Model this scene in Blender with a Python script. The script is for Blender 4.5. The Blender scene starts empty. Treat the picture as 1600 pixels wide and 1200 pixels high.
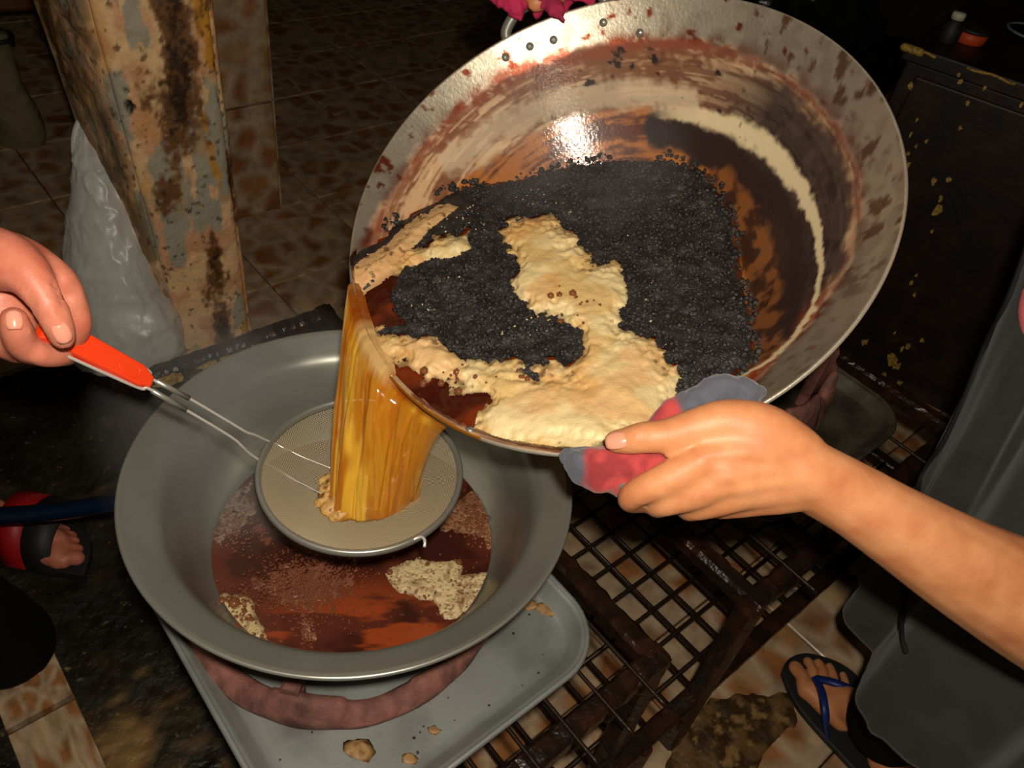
import bpy, bmesh, math, random
import numpy as np
from mathutils import Vector, Matrix

# ------------------------------------------------------------------ camera, light, exposure
scn = bpy.context.scene
COL = scn.collection
FPX = 1250.0                       # focal length in pixels of the 1600 x 1200 frame
CAM = np.array([0.0, 0.0, 1.2])
_p, _r = math.radians(42.5), math.radians(10)
FW = np.array([0, math.cos(_p), -math.sin(_p)])
_ri = np.array([1.0, 0, 0]); _up = np.cross(_ri, FW)
RT = math.cos(_r) * _ri + math.sin(_r) * _up
UP = -math.sin(_r) * _ri + math.cos(_r) * _up
cd = bpy.data.cameras.new('camera'); cam = bpy.data.objects.new('camera', cd); COL.objects.link(cam)
cd.sensor_width = 36; cd.lens = FPX / 1600 * 36; cd.clip_start = 0.02
M = Matrix.Identity(4)
for i in range(3):
    M[i][0] = RT[i]; M[i][1] = UP[i]; M[i][2] = -FW[i]; M[i][3] = CAM[i]
cam.matrix_world = M
scn.camera = cam

wd = bpy.data.worlds.new('room_air'); scn.world = wd; wd.use_nodes = True
wd.node_tree.nodes['Background'].inputs[0].default_value = (1.0, 0.85, 0.68, 1)
wd.node_tree.nodes['Background'].inputs[1].default_value = 0.05

ld = bpy.data.lights.new('camera_flash', 'POINT'); flash = bpy.data.objects.new('camera_flash', ld); COL.objects.link(flash)
flash.location = Vector(CAM + RT * 0.022 + UP * 0.05 - FW * 0.05)
ld.energy = 29; ld.color = (1.0, 0.90, 0.76); ld.shadow_soft_size = 0.014
bd = bpy.data.lights.new('added_fill', 'POINT'); fill_lamp = bpy.data.objects.new('added_fill', bd); COL.objects.link(fill_lamp)  # added weak warm fill that lifts the background, not a known source
fill_lamp.location = (-0.2, 1.0, 2.45); bd.energy = 1.5; bd.color = (1.0, 0.72, 0.42); bd.shadow_soft_size = 0.05

vs = scn.view_settings
vs.view_transform = 'Standard'; vs.look = 'None'; vs.gamma = 1; vs.exposure = 0.0; vs.use_curve_mapping = False
scn.cycles.use_denoising = True
scn.cycles.max_bounces = 8
scn.cycles.transparent_max_bounces = 24

# ------------------------------------------------------------------ helpers
rng = np.random.default_rng(7)
random.seed(7)
def at_w(px, py, w):               # pixel + depth along the view axis -> point
    return CAM + (FW + RT * (px - 800) / FPX - UP * (py - 600) / FPX) * w
def at_z(px, py, z):               # pixel + height -> point
    d = FW + RT * (px - 800) / FPX - UP * (py - 600) / FPX
    return CAM + d * (z - CAM[2]) / d[2]
def to_px(P):
    d = np.asarray(P) - CAM
    w = d @ FW
    return 800 + FPX * (d @ RT) / w, 600 - FPX * (d @ UP) / w
A_ = math.radians(-43.5)
UD = np.array([math.cos(A_), math.sin(A_)]); VD = np.array([-UD[1], UD[0]])
def uvz(u, v, z): q = UD * u + VD * v; return np.array([q[0], q[1], z])

def lin(c):                        # sRGB 0..255 -> linear
    c = np.asarray(c, float) / 255
    return np.where(c <= 0.04045, c / 12.92, ((c + 0.055) / 1.055) ** 2.4)
def _hash(ix, iy, iz, seed):
    h = (ix.astype(np.uint32) * np.uint32(374761393) + iy.astype(np.uint32) * np.uint32(668265263)
         + iz.astype(np.uint32) * np.uint32(2246822519) + np.uint32((seed * 3266489917) & 0xffffffff))
    h = (h ^ (h >> np.uint32(13))) * np.uint32(1274126177)
    h = (h ^ (h >> np.uint32(16))) * np.uint32(2246822519)
    h = h ^ (h >> np.uint32(15))
    return h.astype(np.float64) / 4294967295.0
def vnoise(p, seed=0):             # value noise, 0..1
    p = np.asarray(p, float); i = np.floor(p).astype(np.int64); f = p - i; f = f * f * (3 - 2 * f)
    r = 0
    for dx in (0, 1):
        for dy in (0, 1):
            for dz in (0, 1):
                wgt = (f[..., 0] if dx else 1 - f[..., 0]) * (f[..., 1] if dy else 1 - f[..., 1]) * (f[..., 2] if dz else 1 - f[..., 2])
                r = r + wgt * _hash(i[..., 0] + dx, i[..., 1] + dy, i[..., 2] + dz, seed)
    return r
def fbm(p, seed=0, octv=4, gain=0.5):
    p = np.asarray(p, float); r = 0; a = 1; s = 0
    for k in range(octv):
        r = r + a * vnoise(p * 2 ** k, seed + k * 17); s += a; a *= gain
    return r / s
def sstep(a, b, x):
    t = np.clip((x - a) / (b - a), 0, 1); return t * t * (3 - 2 * t)
def mixc(c, d, t): return c * (1 - t[..., None]) + np.asarray(d) * t[..., None]
def poly_sd(x, y, poly):           # signed distance, > 0 inside
    poly = np.asarray(poly, float); x = np.asarray(x); y = np.asarray(y)
    d = np.full(x.shape, 1e9); ins = np.zeros(x.shape, bool); n = len(poly)
    for i in range(n):
        ax, ay = poly[i]; bx, by = poly[(i + 1) % n]
        ex, ey = bx - ax, by - ay
        t = np.clip(((x - ax) * ex + (y - ay) * ey) / (ex * ex + ey * ey + 1e-12), 0, 1)
        d = np.minimum(d, np.hypot(x - ax - t * ex, y - ay - t * ey))
        if by != ay:
            c = ((ay > y) != (by > y)) & (x < (bx - ax) * (y - ay) / (by - ay) + ax)
            ins ^= c
    return np.where(ins, d, -d)
def line_d(x, y, pts):
    pts = np.asarray(pts, float); d = np.full(np.shape(x), 1e9); tt = np.zeros(np.shape(x))
    for i in range(len(pts) - 1):
        ax, ay = pts[i]; ex, ey = pts[i + 1] - pts[i]
        t = np.clip(((x - ax) * ex + (y - ay) * ey) / (ex * ex + ey * ey + 1e-12), 0, 1)
        dd = np.hypot(x - ax - t * ex, y - ay - t * ey)
        tt = np.where(dd < d, (i + t) / (len(pts) - 1), tt); d = np.minimum(d, dd)
    return d, tt

def mesh_obj(name, V, F, mat=None, parent=None, smooth=True, col=None, attrs=None):
    me = bpy.data.meshes.new(name)
    V = np.asarray(V, float)
    if isinstance(F, np.ndarray):
        n, k = F.shape
        me.vertices.add(len(V)); me.vertices.foreach_set('co', V.ravel())
        me.loops.add(n * k); me.loops.foreach_set('vertex_index', F.ravel().astype(np.int32))
        me.polygons.add(n)
        me.polygons.foreach_set('loop_start', np.arange(0, n * k, k, dtype=np.int32))
        me.polygons.foreach_set('loop_total', np.full(n, k, np.int32))
        me.update(calc_edges=True); me.validate()
    else:
        me.from_pydata([tuple(v) for v in V], [], F)
    if smooth: me.polygons.foreach_set('use_smooth', np.ones(len(me.polygons), bool))
    if col is not None: set_col(me, col)
    for k, a in (attrs or {}).items():
        at = me.attributes.new(k, 'FLOAT', 'POINT'); at.data.foreach_set('value', np.asarray(a, float))
    me.update()
    return link(name, me, mat, parent)
def set_col(me, col):
    at = me.color_attributes.new('Col', 'FLOAT_COLOR', 'POINT')
    c = np.ones((len(me.vertices), 4)); c[:, :3] = np.clip(col, 0, 1); at.data.foreach_set('color', c.ravel())
def link(name, data, mat=None, parent=None):
    o = bpy.data.objects.new(name, data); COL.objects.link(o)
    if mat is not None and data is not None: data.materials.append(mat)
    if parent is not None: adopt(o, parent)
    return o
def adopt(o, parent):              # mesh data is in world space: keep it there under the parent
    o.parent = parent; o.matrix_parent_inverse = world_of(parent).inverted()
def world_of(o):
    m = o.matrix_basis.copy()
    if o.parent: m = world_of(o.parent) @ o.matrix_parent_inverse @ m
    return m
def thing(name, label, cat, loc, group=None):
    o = bpy.data.objects.new(name, None); COL.objects.link(o); o.location = tuple(loc); o.empty_display_size = 0.05
    return tag(o, label, cat, group)
def tag(o, label, cat, group=None, kind=None):
    o['label'] = label
    if cat: o['category'] = cat
    if group: o['group'] = group
    if kind: o['kind'] = kind
    return o
def struct(o, label=None, cat=None):
    o['kind'] = 'structure'
    if label: o['label'] = label
    if cat: o['category'] = cat
    return o
def grid_faces(n, m, wrap_m=False):
    i = np.arange(n - 1)[:, None]; j = np.arange(m if wrap_m else m - 1)[None, :]
    j2 = (j + 1) % m
    return np.stack([i * m + j, i * m + j2, (i + 1) * m + j2, (i + 1) * m + j], -1).reshape(-1, 4)
def masked_grid(P, mask):          # P (n,m,3), keep quads whose four corners are in the mask
    n, m = mask.shape; F = grid_faces(n, m); mk = mask.ravel()
    F = F[mk[F].all(1)]; used = np.unique(F); remap = np.full(n * m, -1); remap[used] = np.arange(len(used))
    return P.reshape(-1, 3)[used], remap[F], used
def catmull(pts, n):
    pts = np.asarray(pts, float); k = len(pts); out = []
    for t in np.linspace(0, k - 1 - 1e-9, n):
        i = int(t); f = t - i
        p0, p1, p2, p3 = pts[max(i - 1, 0)], pts[i], pts[min(i + 1, k - 1)], pts[min(i + 2, k - 1)]
        out.append(0.5 * (2 * p1 + (p2 - p0) * f + (2 * p0 - 5 * p1 + 4 * p2 - p3) * f * f + (3 * p1 - p0 - 3 * p2 + p3) * f ** 3))
    return np.array(out)
def tube_data(pts, rad, seg=8, caps=True, closed=False, round_caps=False):
    pts = np.asarray(pts, float); n = len(pts); rad = np.broadcast_to(np.asarray(rad, float), (n,)).copy()
    if round_caps:
        d0 = pts[0] - pts[1]; d0 /= np.linalg.norm(d0) + 1e-12; d1 = pts[-1] - pts[-2]; d1 /= np.linalg.norm(d1) + 1e-12
        aa = np.array([0.35, 0.75, 1.1, 1.35])
        pre = [pts[0] + d0 * rad[0] * math.sin(a) for a in aa[::-1]]; prr = [rad[0] * math.cos(a) for a in aa[::-1]]
        post = [pts[-1] + d1 * rad[-1] * math.sin(a) for a in aa]; por = [rad[-1] * math.cos(a) for a in aa]
        pts = np.vstack([pre, pts, post]); rad = np.r_[prr, rad, por]; n = len(pts)
    if closed: T = np.roll(pts, -1, 0) - np.roll(pts, 1, 0)
    else: T = np.gradient(pts, axis=0)
    T /= np.linalg.norm(T, axis=1)[:, None] + 1e-12
    ref = np.array([0, 0, 1.0]) if abs(T[0][2]) < 0.9 else np.array([1.0, 0, 0])
    Nn = np.cross(T[0], ref); Nn /= np.linalg.norm(Nn); V = []
    a = np.linspace(0, 2 * np.pi, seg, endpoint=False)
    for i in range(n):
        Nn = Nn - T[i] * (Nn @ T[i]); Nn /= np.linalg.norm(Nn) + 1e-12
        B = np.cross(T[i], Nn)
        V.append(pts[i] + rad[i] * (np.cos(a)[:, None] * Nn + np.sin(a)[:, None] * B))
    V = np.vstack(V); F = [tuple(f) for f in grid_faces(n, seg, True)]
    if closed:
        for j in range(seg): F.append(((n - 1) * seg + j, (n - 1) * seg + (j + 1) % seg, (j + 1) % seg, j))
    elif caps:
        F.append(tuple(range(seg))[::-1]); F.append(tuple(range((n - 1) * seg, n * seg)))
    return V, F
def join_data(parts):
    V, F, o = [], [], 0
    for v, f in parts:
        V.append(v); F += [tuple(i + o for i in q) for q in f]; o += len(v)
    return np.vstack(V), F
def tube(name, pts, rad, mat, parent=None, seg=8, n=None, closed=False, rc=False):
    if n: pts = catmull(pts, n)
    V, F = tube_data(pts, rad, seg, True, closed, rc)
    return mesh_obj(name, V, F, mat, parent)
def box_data(p0, p1, w, h, n=1, seed=None, amp=0.0):
    # bar from p0 to p1 with width w (horizontal) and height h; bevelled section, optional lumps
    p0 = np.asarray(p0, float); p1 = np.asarray(p1, float); t = p1 - p0; L = np.linalg.norm(t); t /= L
    ref = np.array([0, 0, 1.0]) if abs(t[2]) < 0.9 else np.array([UD[0], UD[1], 0])
    a = np.cross(t, ref); a /= np.linalg.norm(a); b = np.cross(a, t); c = min(w, h) * 0.18
    sec = [(-w/2 + c, -h/2), (w/2 - c, -h/2), (w/2, -h/2 + c), (w/2, h/2 - c), (w/2 - c, h/2), (-w/2 + c, h/2), (-w/2, h/2 - c), (-w/2, -h/2 + c)]
    V = []
    for s in np.linspace(0, 1, n + 1):
        for x, y in sec: V.append(p0 + t * L * s + a * x + b * y)
    V = np.array(V)
    if amp:
        nz = fbm(V * 90, seed or 0, 3) - 0.5; ctr = p0 + np.outer((V - p0) @ t, t); d = V - ctr
        V = V + d / (np.linalg.norm(d, axis=1)[:, None] + 1e-9) * (nz * 2 * amp)[:, None]
    F = [tuple(f) for f in grid_faces(n + 1, 8, True)] + [tuple(range(8))[::-1], tuple(range(n * 8, n * 8 + 8))]
    return V, F
def bar(name, p0, p1, w, h, mat, parent, n=1, amp=0.0, seed=1, smooth=False):
    V, F = box_data(p0, p1, w, h, n, seed, amp)
    return mesh_obj(name, V, F, mat, parent, smooth=smooth)
def lathe_data(prof, seg=128, closed_bottom=True):
    prof = np.asarray(prof, float); a = np.linspace(0, 2 * np.pi, seg, endpoint=False); V = []
    for r, z in prof: V.append(np.stack([r * np.cos(a), r * np.sin(a), np.full(seg, z)], -1))
    return np.vstack(V), grid_faces(len(prof), seg, True)
def rounded_rect(hx, hy, r, n=8):
    out = []
    for cx, cy, a0 in ((hx - r, hy - r, 0), (-hx + r, hy - r, 90), (-hx + r, -hy + r, 180), (hx - r, -hy + r, 270)):
        for k in range(n + 1):
            a = math.radians(a0 + 90 * k / n); out.append((cx + r * math.cos(a), cy + r * math.sin(a)))
    return np.array(out)
def remeshed(name, parts, voxel, smooth_it, mat, parent=None, factor=0.5):
    V, F = join_data(parts); me = bpy.data.meshes.new(name); me.from_pydata([tuple(v) for v in V], [], F)
    o = bpy.data.objects.new(name, me); COL.objects.link(o)
    m = o.modifiers.new('r', 'REMESH'); m.mode = 'VOXEL'; m.voxel_size = voxel; m.use_smooth_shade = True
    s = o.modifiers.new('s', 'SMOOTH'); s.factor = factor; s.iterations = smooth_it
    dg = bpy.context.evaluated_depsgraph_get(); nm = bpy.data.meshes.new_from_object(o.evaluated_get(dg))
    bpy.data.objects.remove(o); bpy.data.meshes.remove(me); nm.name = name
    nm.polygons.foreach_set('use_smooth', np.ones(len(nm.polygons), bool))
    nm.materials.clear()
    return link(name, nm, mat, parent)
def chain(cps, dens=1.0):          # (point, radius) list -> rounded tapering tube
    P = np.array([np.r_[np.asarray(p, float), r] for p, r in cps]); L = np.linalg.norm(np.diff(P[:, :3], axis=0), axis=1).sum()
    n = max(6, int(L / (P[:, 3].mean() * 0.45) * dens)); Q = catmull(P, n)
    return tube_data(Q[:, :3], np.maximum(Q[:, 3], 0.002), 16, True, False, True)
def verts_of(o):
    a = np.zeros(len(o.data.vertices) * 3); o.data.vertices.foreach_get('co', a); return a.reshape(-1, 3)
def set_verts(o, V): o.data.vertices.foreach_set('co', V.ravel()); o.data.update()
def normals_of(o):
    a = np.zeros(len(o.data.vertices) * 3); o.data.vertices.foreach_get('normal', a); return a.reshape(-1, 3)

# ------------------------------------------------------------------ materials
def mat(name, base, rough=0.5, metal=0.0, attr=False, bump=None, var=None, spec=0.5, trans=0.0, alpha=1.0, coat=0.0, sss=0.0, ior=1.45, rvar=None, sheen=0.0, mattr=False, aattr=False):
    m = bpy.data.materials.new(name); m.use_nodes = True; nt = m.node_tree; N = nt.nodes; L = nt.links; b = N['Principled BSDF']
    base = tuple(base)
    b.inputs['Base Color'].default_value = (*base, 1); b.inputs['Roughness'].default_value = rough; b.inputs['Metallic'].default_value = metal
    b.inputs['Specular IOR Level'].default_value = spec; b.inputs['Transmission Weight'].default_value = trans; b.inputs['Alpha'].default_value = alpha
    b.inputs['Coat Weight'].default_value = coat; b.inputs['Coat Roughness'].default_value = 0.08; b.inputs['IOR'].default_value = ior
    b.inputs['Sheen Weight'].default_value = sheen
    if sss:
        b.inputs['Subsurface Weight'].default_value = sss; b.inputs['Subsurface Radius'].default_value = (1.0, 0.35, 0.2); b.inputs['Subsurface Scale'].default_value = 0.006
    tc = N.new('ShaderNodeTexCoord'); src = None
    if attr:
        a = N.new('ShaderNodeVertexColor'); a.layer_name = 'Col'; src = a.outputs['Color']
    if var:                        # (scale, colour2, low, high[, detail])
        sc, c2, lo, hi = var[:4]
        n = N.new('ShaderNodeTexNoise'); n.inputs['Scale'].default_value = sc; n.inputs['Detail'].default_value = var[4] if len(var) > 4 else 5
        L.new(tc.outputs['Object'], n.inputs['Vector'])
        r = N.new('ShaderNodeMapRange'); r.inputs[1].default_value = lo; r.inputs[2].default_value = hi; L.new(n.outputs['Fac'], r.inputs[0])
        mx = N.new('ShaderNodeMix'); mx.data_type = 'RGBA'; L.new(r.outputs[0], mx.inputs[0])
        if src is not None: L.new(src, mx.inputs[6])
        else: mx.inputs[6].default_value = (*base, 1)
        mx.inputs[7].default_value = (*tuple(c2), 1); src = mx.outputs[2]
    if mattr:
        for an_, inp in (('metal', 'Metallic'), ('gloss', 'Coat Weight'), ('rough', 'Roughness')):
            am = N.new('ShaderNodeAttribute'); am.attribute_name = an_; L.new(am.outputs['Fac'], b.inputs[inp])
    if aattr:
        aa_ = N.new('ShaderNodeAttribute'); aa_.attribute_name = 'clear'; L.new(aa_.outputs['Fac'], b.inputs['Alpha'])
    if src is not None: L.new(src, b.inputs['Base Color'])
    if rvar:
        sc, lo, hi = rvar; n = N.new('ShaderNodeTexNoise'); n.inputs['Scale'].default_value = sc; n.inputs['Detail'].default_value = 4
        L.new(tc.outputs['Object'], n.inputs['Vector']); r = N.new('ShaderNodeMapRange'); r.inputs[1].default_value = 0.3; r.inputs[2].default_value = 0.7
        r.inputs[3].default_value = lo; r.inputs[4].default_value = hi; L.new(n.outputs['Fac'], r.inputs[0]); L.new(r.outputs[0], b.inputs['Roughness'])
    if bump:
        sc, st, ds = bump; n = N.new('ShaderNodeTexNoise'); n.inputs['Scale'].default_value = sc; n.inputs['Detail'].default_value = 6
        L.new(tc.outputs['Object'], n.inputs['Vector']); bp = N.new('ShaderNodeBump'); bp.inputs['Strength'].default_value = st; bp.inputs['Distance'].default_value = ds
        L.new(n.outputs['Fac'], bp.inputs['Height']); L.new(bp.outputs[0], b.inputs['Normal'])
        if coat: L.new(bp.outputs[0], b.inputs['Coat Normal'])
    return m
def tile_mat(name, dark=1.0):
    m = bpy.data.materials.new(name); m.use_nodes = True; nt = m.node_tree; N = nt.nodes; L = nt.links; b = N['Principled BSDF']
    b.inputs['Roughness'].default_value = 0.3
    tc = N.new('ShaderNodeTexCoord'); oi = N.new('ShaderNodeObjectInfo')
    mu = N.new('ShaderNodeVectorMath'); mu.operation = 'SCALE'; mu.inputs[0].default_value = (7.3, 3.1, 5.7); L.new(oi.outputs['Random'], mu.inputs['Scale'])
    ad = N.new('ShaderNodeVectorMath'); L.new(tc.outputs['Object'], ad.inputs[0]); L.new(mu.outputs[0], ad.inputs[1])
    nz = N.new('ShaderNodeTexNoise'); nz.inputs['Scale'].default_value = 9; nz.inputs['Detail'].default_value = 3; L.new(ad.outputs[0], nz.inputs['Vector'])
    sc = N.new('ShaderNodeVectorMath'); sc.operation = 'MULTIPLY_ADD'; sc.inputs[1].default_value = (0.035, 0.035, 0.035)
    L.new(nz.outputs['Color'], sc.inputs[0]); L.new(ad.outputs[0], sc.inputs[2])
    vo = N.new('ShaderNodeTexVoronoi'); vo.feature = 'DISTANCE_TO_EDGE'; vo.inputs['Scale'].default_value = 14; vo.inputs['Randomness'].default_value = 0.8; L.new(sc.outputs[0], vo.inputs['Vector'])
    vc = N.new('ShaderNodeTexVoronoi'); vc.inputs['Scale'].default_value = 14; vc.inputs['Randomness'].default_value = 0.8; L.new(sc.outputs[0], vc.inputs['Vector'])
    sp = N.new('ShaderNodeSeparateColor'); L.new(vc.outputs['Color'], sp.inputs[0])
    cr = N.new('ShaderNodeValToRGB'); L.new(sp.outputs[0], cr.inputs[0]); e = cr.color_ramp.elements
    e[0].position = 0; e[0].color = (*lin((146, 96, 56)), 1); e[1].position = 1; e[1].color = (*lin((196, 160, 118)), 1)
    for p, c in ((0.35, (160, 106, 62)), (0.5, (150, 112, 74)), (0.62, (172, 118, 70)), (0.75, (170, 140, 104))):
        x = e.new(p); x.color = (*lin(c), 1)
    ed = N.new('ShaderNodeMapRange'); ed.inputs[1].default_value = 0.02; ed.inputs[2].default_value = 0.26; L.new(vo.outputs['Distance'], ed.inputs[0])
    mx = N.new('ShaderNodeMix'); mx.data_type = 'RGBA'; L.new(ed.outputs[0], mx.inputs[0]); mx.inputs[6].default_value = (*lin((184, 160, 128)), 1); L.new(cr.outputs[0], mx.inputs[7])
    n2 = N.new('ShaderNodeTexNoise'); n2.inputs['Scale'].default_value = 26; n2.inputs['Detail'].default_value = 6; L.new(ad.outputs[0], n2.inputs['Vector'])
    r2 = N.new('ShaderNodeMapRange'); r2.inputs[1].default_value = 0.35; r2.inputs[2].default_value = 0.7; r2.inputs[3].default_value = 1.1 * dark; r2.inputs[4].default_value = 0.6 * dark; L.new(n2.outputs['Fac'], r2.inputs[0])
    ml = N.new('ShaderNodeVectorMath'); ml.operation = 'SCALE'; L.new(mx.outputs[2], ml.inputs[0]); L.new(r2.outputs[0], ml.inputs['Scale'])
    L.new(ml.outputs[0], b.inputs['Base Color'])
    bp = N.new('ShaderNodeBump'); bp.inputs['Strength'].default_value = 0.3; bp.inputs['Distance'].default_value = 0.002; L.new(n2.outputs['Fac'], bp.inputs['Height']); L.new(bp.outputs[0], b.inputs['Normal'])
    return m

M_tile = tile_mat('glazed_floor_tile', 1.0)
M_dirt = mat('dirty_concrete', (0.02, 0.018, 0.012), 0.45, attr=True, bump=(60, 0.9, 0.006), rvar=(40, 0.25, 0.7), var=(75, lin((118, 100, 66)), 0.66, 0.74, 3))
M_col = mat('peeling_paint', (0.5, 0.4, 0.3), 0.65, attr=True, bump=(140, 0.6, 0.003))
M_wall = mat('dark_wall', lin((58, 52, 46)), 0.8, var=(5, lin((34, 32, 28)), 0.35, 0.65))
M_steel = mat('basin_steel', lin((164, 164, 154)), 0.34, 0.66, bump=(35, 0.05, 0.002), rvar=(18, 0.26, 0.42), var=(9, lin((142, 140, 128)), 0.35, 0.7))
M_chrome = mat('bright_wire', lin((226, 222, 214)), 0.2, 0.55)
M_gauze = mat('strainer_wire', lin((184, 168, 136)), 0.4, 0.2)
M_alu = mat('aluminium_tray', lin((158, 162, 158)), 0.42, 0.55, bump=(300, 0.12, 0.001), var=(14, lin((120, 122, 116)), 0.45, 0.75))
M_wokin = mat('wok_inside', (0.4, 0.36, 0.3), 0.34, 0.25, attr=True, mattr=True, bump=(300, 0.26, 0.0010), coat=0.35, spec=0.3)
M_rust = mat('rusty_burner_ring', lin((132, 86, 74)), 0.75, 0.1, bump=(120, 0.8, 0.003), var=(38, lin((86, 54, 48)), 0.4, 0.68))
M_grease = mat('greasy_black_iron', lin((34, 24, 18)), 0.28, 0.2, bump=(110, 0.7, 0.003), var=(30, lin((62, 34, 20)), 0.45, 0.7))
M_iron = mat('dark_iron_wire', lin((40, 26, 18)), 0.4, 0.4, bump=(160, 0.4, 0.001))
M_red = mat('orange_red_grip', lin((232, 62, 24)), 0.3, spec=0.5, coat=0.3)
M_skin = mat('skin_warm', lin((204, 140, 94)), 0.5, sss=0.12, bump=(600, 0.25, 0.0008), var=(38, lin((180, 110, 68)), 0.35, 0.75))
M_skin2 = mat('skin_pink', lin((196, 122, 98)), 0.46, sss=0.12, bump=(600, 0.3, 0.0008), var=(55, lin((178, 96, 74)), 0.35, 0.7))
M_nail = mat('fingernail', lin((206, 142, 116)), 0.25, coat=0.3)
M_apron = mat('charcoal_cloth', lin((50, 50, 47)), 0.9, bump=(700, 0.4, 0.0008), var=(25, lin((40, 39, 37)), 0.35, 0.7), sheen=0.15)
M_black = mat('black_cloth', lin((7, 7, 7)), 0.9, spec=0.15)
M_seam = mat('dark_seam', lin((14, 14, 14)), 0.8)
M_pinkshirt = mat('pink_cloth', lin((214, 110, 116)), 0.85, bump=(300, 0.3, 0.001))
M_magenta = mat('magenta_rag', lin((176, 34, 76)), 0.85, bump=(200, 0.5, 0.002), var=(30, lin((120, 20, 50)), 0.4, 0.7))
M_rag = mat('rag_cloth', (0.4, 0.05, 0.05), 0.9, attr=True, bump=(420, 0.6, 0.0012), sheen=0.2)
M_foam = mat('cream_foam', lin((236, 204, 150)), 0.45, attr=True, bump=(520, 0.5, 0.0012), sss=0.0)
M_oil = mat('brown_oil', lin((110, 38, 12)), 0.06, attr=True, coat=0.6, bump=(14, 0.06, 0.004))
M_oilwok = mat('wok_oil', lin((100, 34, 10)), 0.08, attr=True, coat=0.5, bump=(30, 0.1, 0.003))
M_curd = mat('burnt_curds', lin((34, 31, 31)), 0.38, bump=(420, 0.9, 0.002), var=(70, lin((56, 52, 50)), 0.4, 0.7), spec=0.5)
M_bubble = mat('oil_bubble', lin((150, 92, 60)), 0.05, trans=0.5, coat=0.8, ior=1.2)
M_bag = mat('clear_plastic', lin((240, 240, 232)), 0.32, alpha=0.62, spec=0.7, var=(8, lin((214, 214, 206)), 0.4, 0.7))
M_hose = mat('dark_blue_tube', lin((12, 24, 44)), 0.25)
M_cab = mat('sooty_steel', lin((22, 15, 13)), 0.5, 0.1, bump=(60, 0.3, 0.003), var=(18, lin((44, 25, 18)), 0.4, 0.7))
M_flake = mat('yellow_flake', lin((178, 146, 62)), 0.6, var=(200, lin((120, 82, 30)), 0.4, 0.65))
M_soleblack = mat('black_rubber', lin((26, 27, 26)), 0.6)
M_blue = mat('blue_rubber', lin((22, 44, 104)), 0.45)
M_redband = mat('red_strap', lin((150, 14, 16)), 0.5)
M_wood = mat('brown_board', lin((120, 76, 40)), 0.7, var=(12, lin((92, 56, 30)), 0.4, 0.65))
M_pale = mat('pale_sack', lin((112, 100, 70)), 0.8, bump=(40, 0.6, 0.01))
M_orange = mat('orange_lid', lin((190, 70, 24)), 0.5)
M_white = mat('cap_white', lin((190, 182, 160)), 0.5)
M_crumb = mat('brown_crumb', lin((158, 124, 80)), 0.6, var=(150, lin((122, 84, 44)), 0.4, 0.65))
M_flow = mat('pouring_oil', lin((214, 142, 22)), 0.08, attr=True, aattr=True, coat=1.0, spec=0.8)
M_hair = mat('black_hair', lin((18, 15, 13)), 0.5)

# ------------------------------------------------------------------ the room
def ground(x0, x1, y0, y1, n, m, z, seed):
    X, Y = np.meshgrid(np.linspace(x0, x1, n), np.linspace(y0, y1, m), indexing='ij')
    P = np.stack([X, Y, np.zeros_like(X)], -1); q = P * 1.3
    h = fbm(q * 9, seed, 5); fine = fbm(q * 60, seed + 5, 3)
    P[..., 2] = z + (h - 0.5) * 0.012
    c = lin((36, 32, 23)) * np.ones(P.shape)
    c = mixc(c, lin((20, 18, 13)), sstep(0.42, 0.58, fbm(q * 5, seed + 9, 4)))
    c = mixc(c, lin((120, 92, 56)), 0.5 * sstep(0.62, 0.74, fbm(q * 9, seed + 21, 5)) * sstep(0.4, 0.6, fine))
    c = mixc(c, lin((56, 52, 28)), sstep(0.66, 0.74, fbm(q * 14, seed + 41, 4)) * 0.4)
    # a worn, bare tan patch of concrete between the tile strip and the tray
    px, py = to_px(P.reshape(-1, 3)); sd = poly_sd(px, py, [(150, 1200), (148, 1140), (175, 1115), (200, 1105), (215, 1122), (240, 1120), (258, 1100), (262, 1112), (240, 1150), (235, 1180), (222, 1215), (180, 1230)]).reshape(X.shape)
    c = mixc(c, lin((146, 112, 66)), sstep(-8, 10, sd + (fine - 0.5) * 30) * (0.55 + 0.45 * sstep(0.4, 0.55, fbm(q * 90, 3, 3))))
    dd, _ = line_d(px, py, [(158, 1125), (165, 1105), (200, 1075), (215, 1058), (230, 1050)]); c = mixc(c, lin((150, 120, 60)), (1 - sstep(1, 5, dd.reshape(X.shape) + (fine - 0.5) * 6)) * 0.8)
    return P.reshape(-1, 3), grid_faces(n, m), c.reshape(-1, 3)
V, F, c = ground(-2.6, 3.0, -0.6, 4.4, 360, 330, -0.014, 3)
floor = struct(mesh_obj('floor', V, F, M_dirt, None, True, col=c), 'dark grimy concrete floor with patches of glazed tile')

TS = 0.30
def tile_mesh():
    h = TS / 2 - 0.0016; b = 0.0025; V = []
    for hh, z in ((h, -0.016), (h, -0.002), (h - b, 0.0)): V += [(-hh, -hh, z), (hh, -hh, z), (hh, hh, z), (-hh, hh, z)]
    F = []
    for k in (0, 4):
        for i in range(4): F.append((k + i, k + (i + 1) % 4, k + 4 + (i + 1) % 4, k + 4 + i))
    F.append((8, 9, 10, 11))
    me = bpy.data.meshes.new('tile'); me.from_pydata(V, [], F); me.materials.append(M_tile); return me
TM = tile_mesh()
def put_tile(u, v, z, tilt=0.0, narrow=None):
    o = bpy.data.objects.new('tile', TM); COL.objects.link(o); p = uvz(u, v, z)
    o.location = p; o.rotation_euler = (tilt * (random.random() - 0.5), tilt * (random.random() - 0.5), A_ + math.pi / 2 * random.randrange(4)); o.parent = floor
    if narrow: o.rotation_euler = (0, 0, A_); o.scale = (1, narrow, 1)
u0, v0 = -1.48, 0.672
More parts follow.
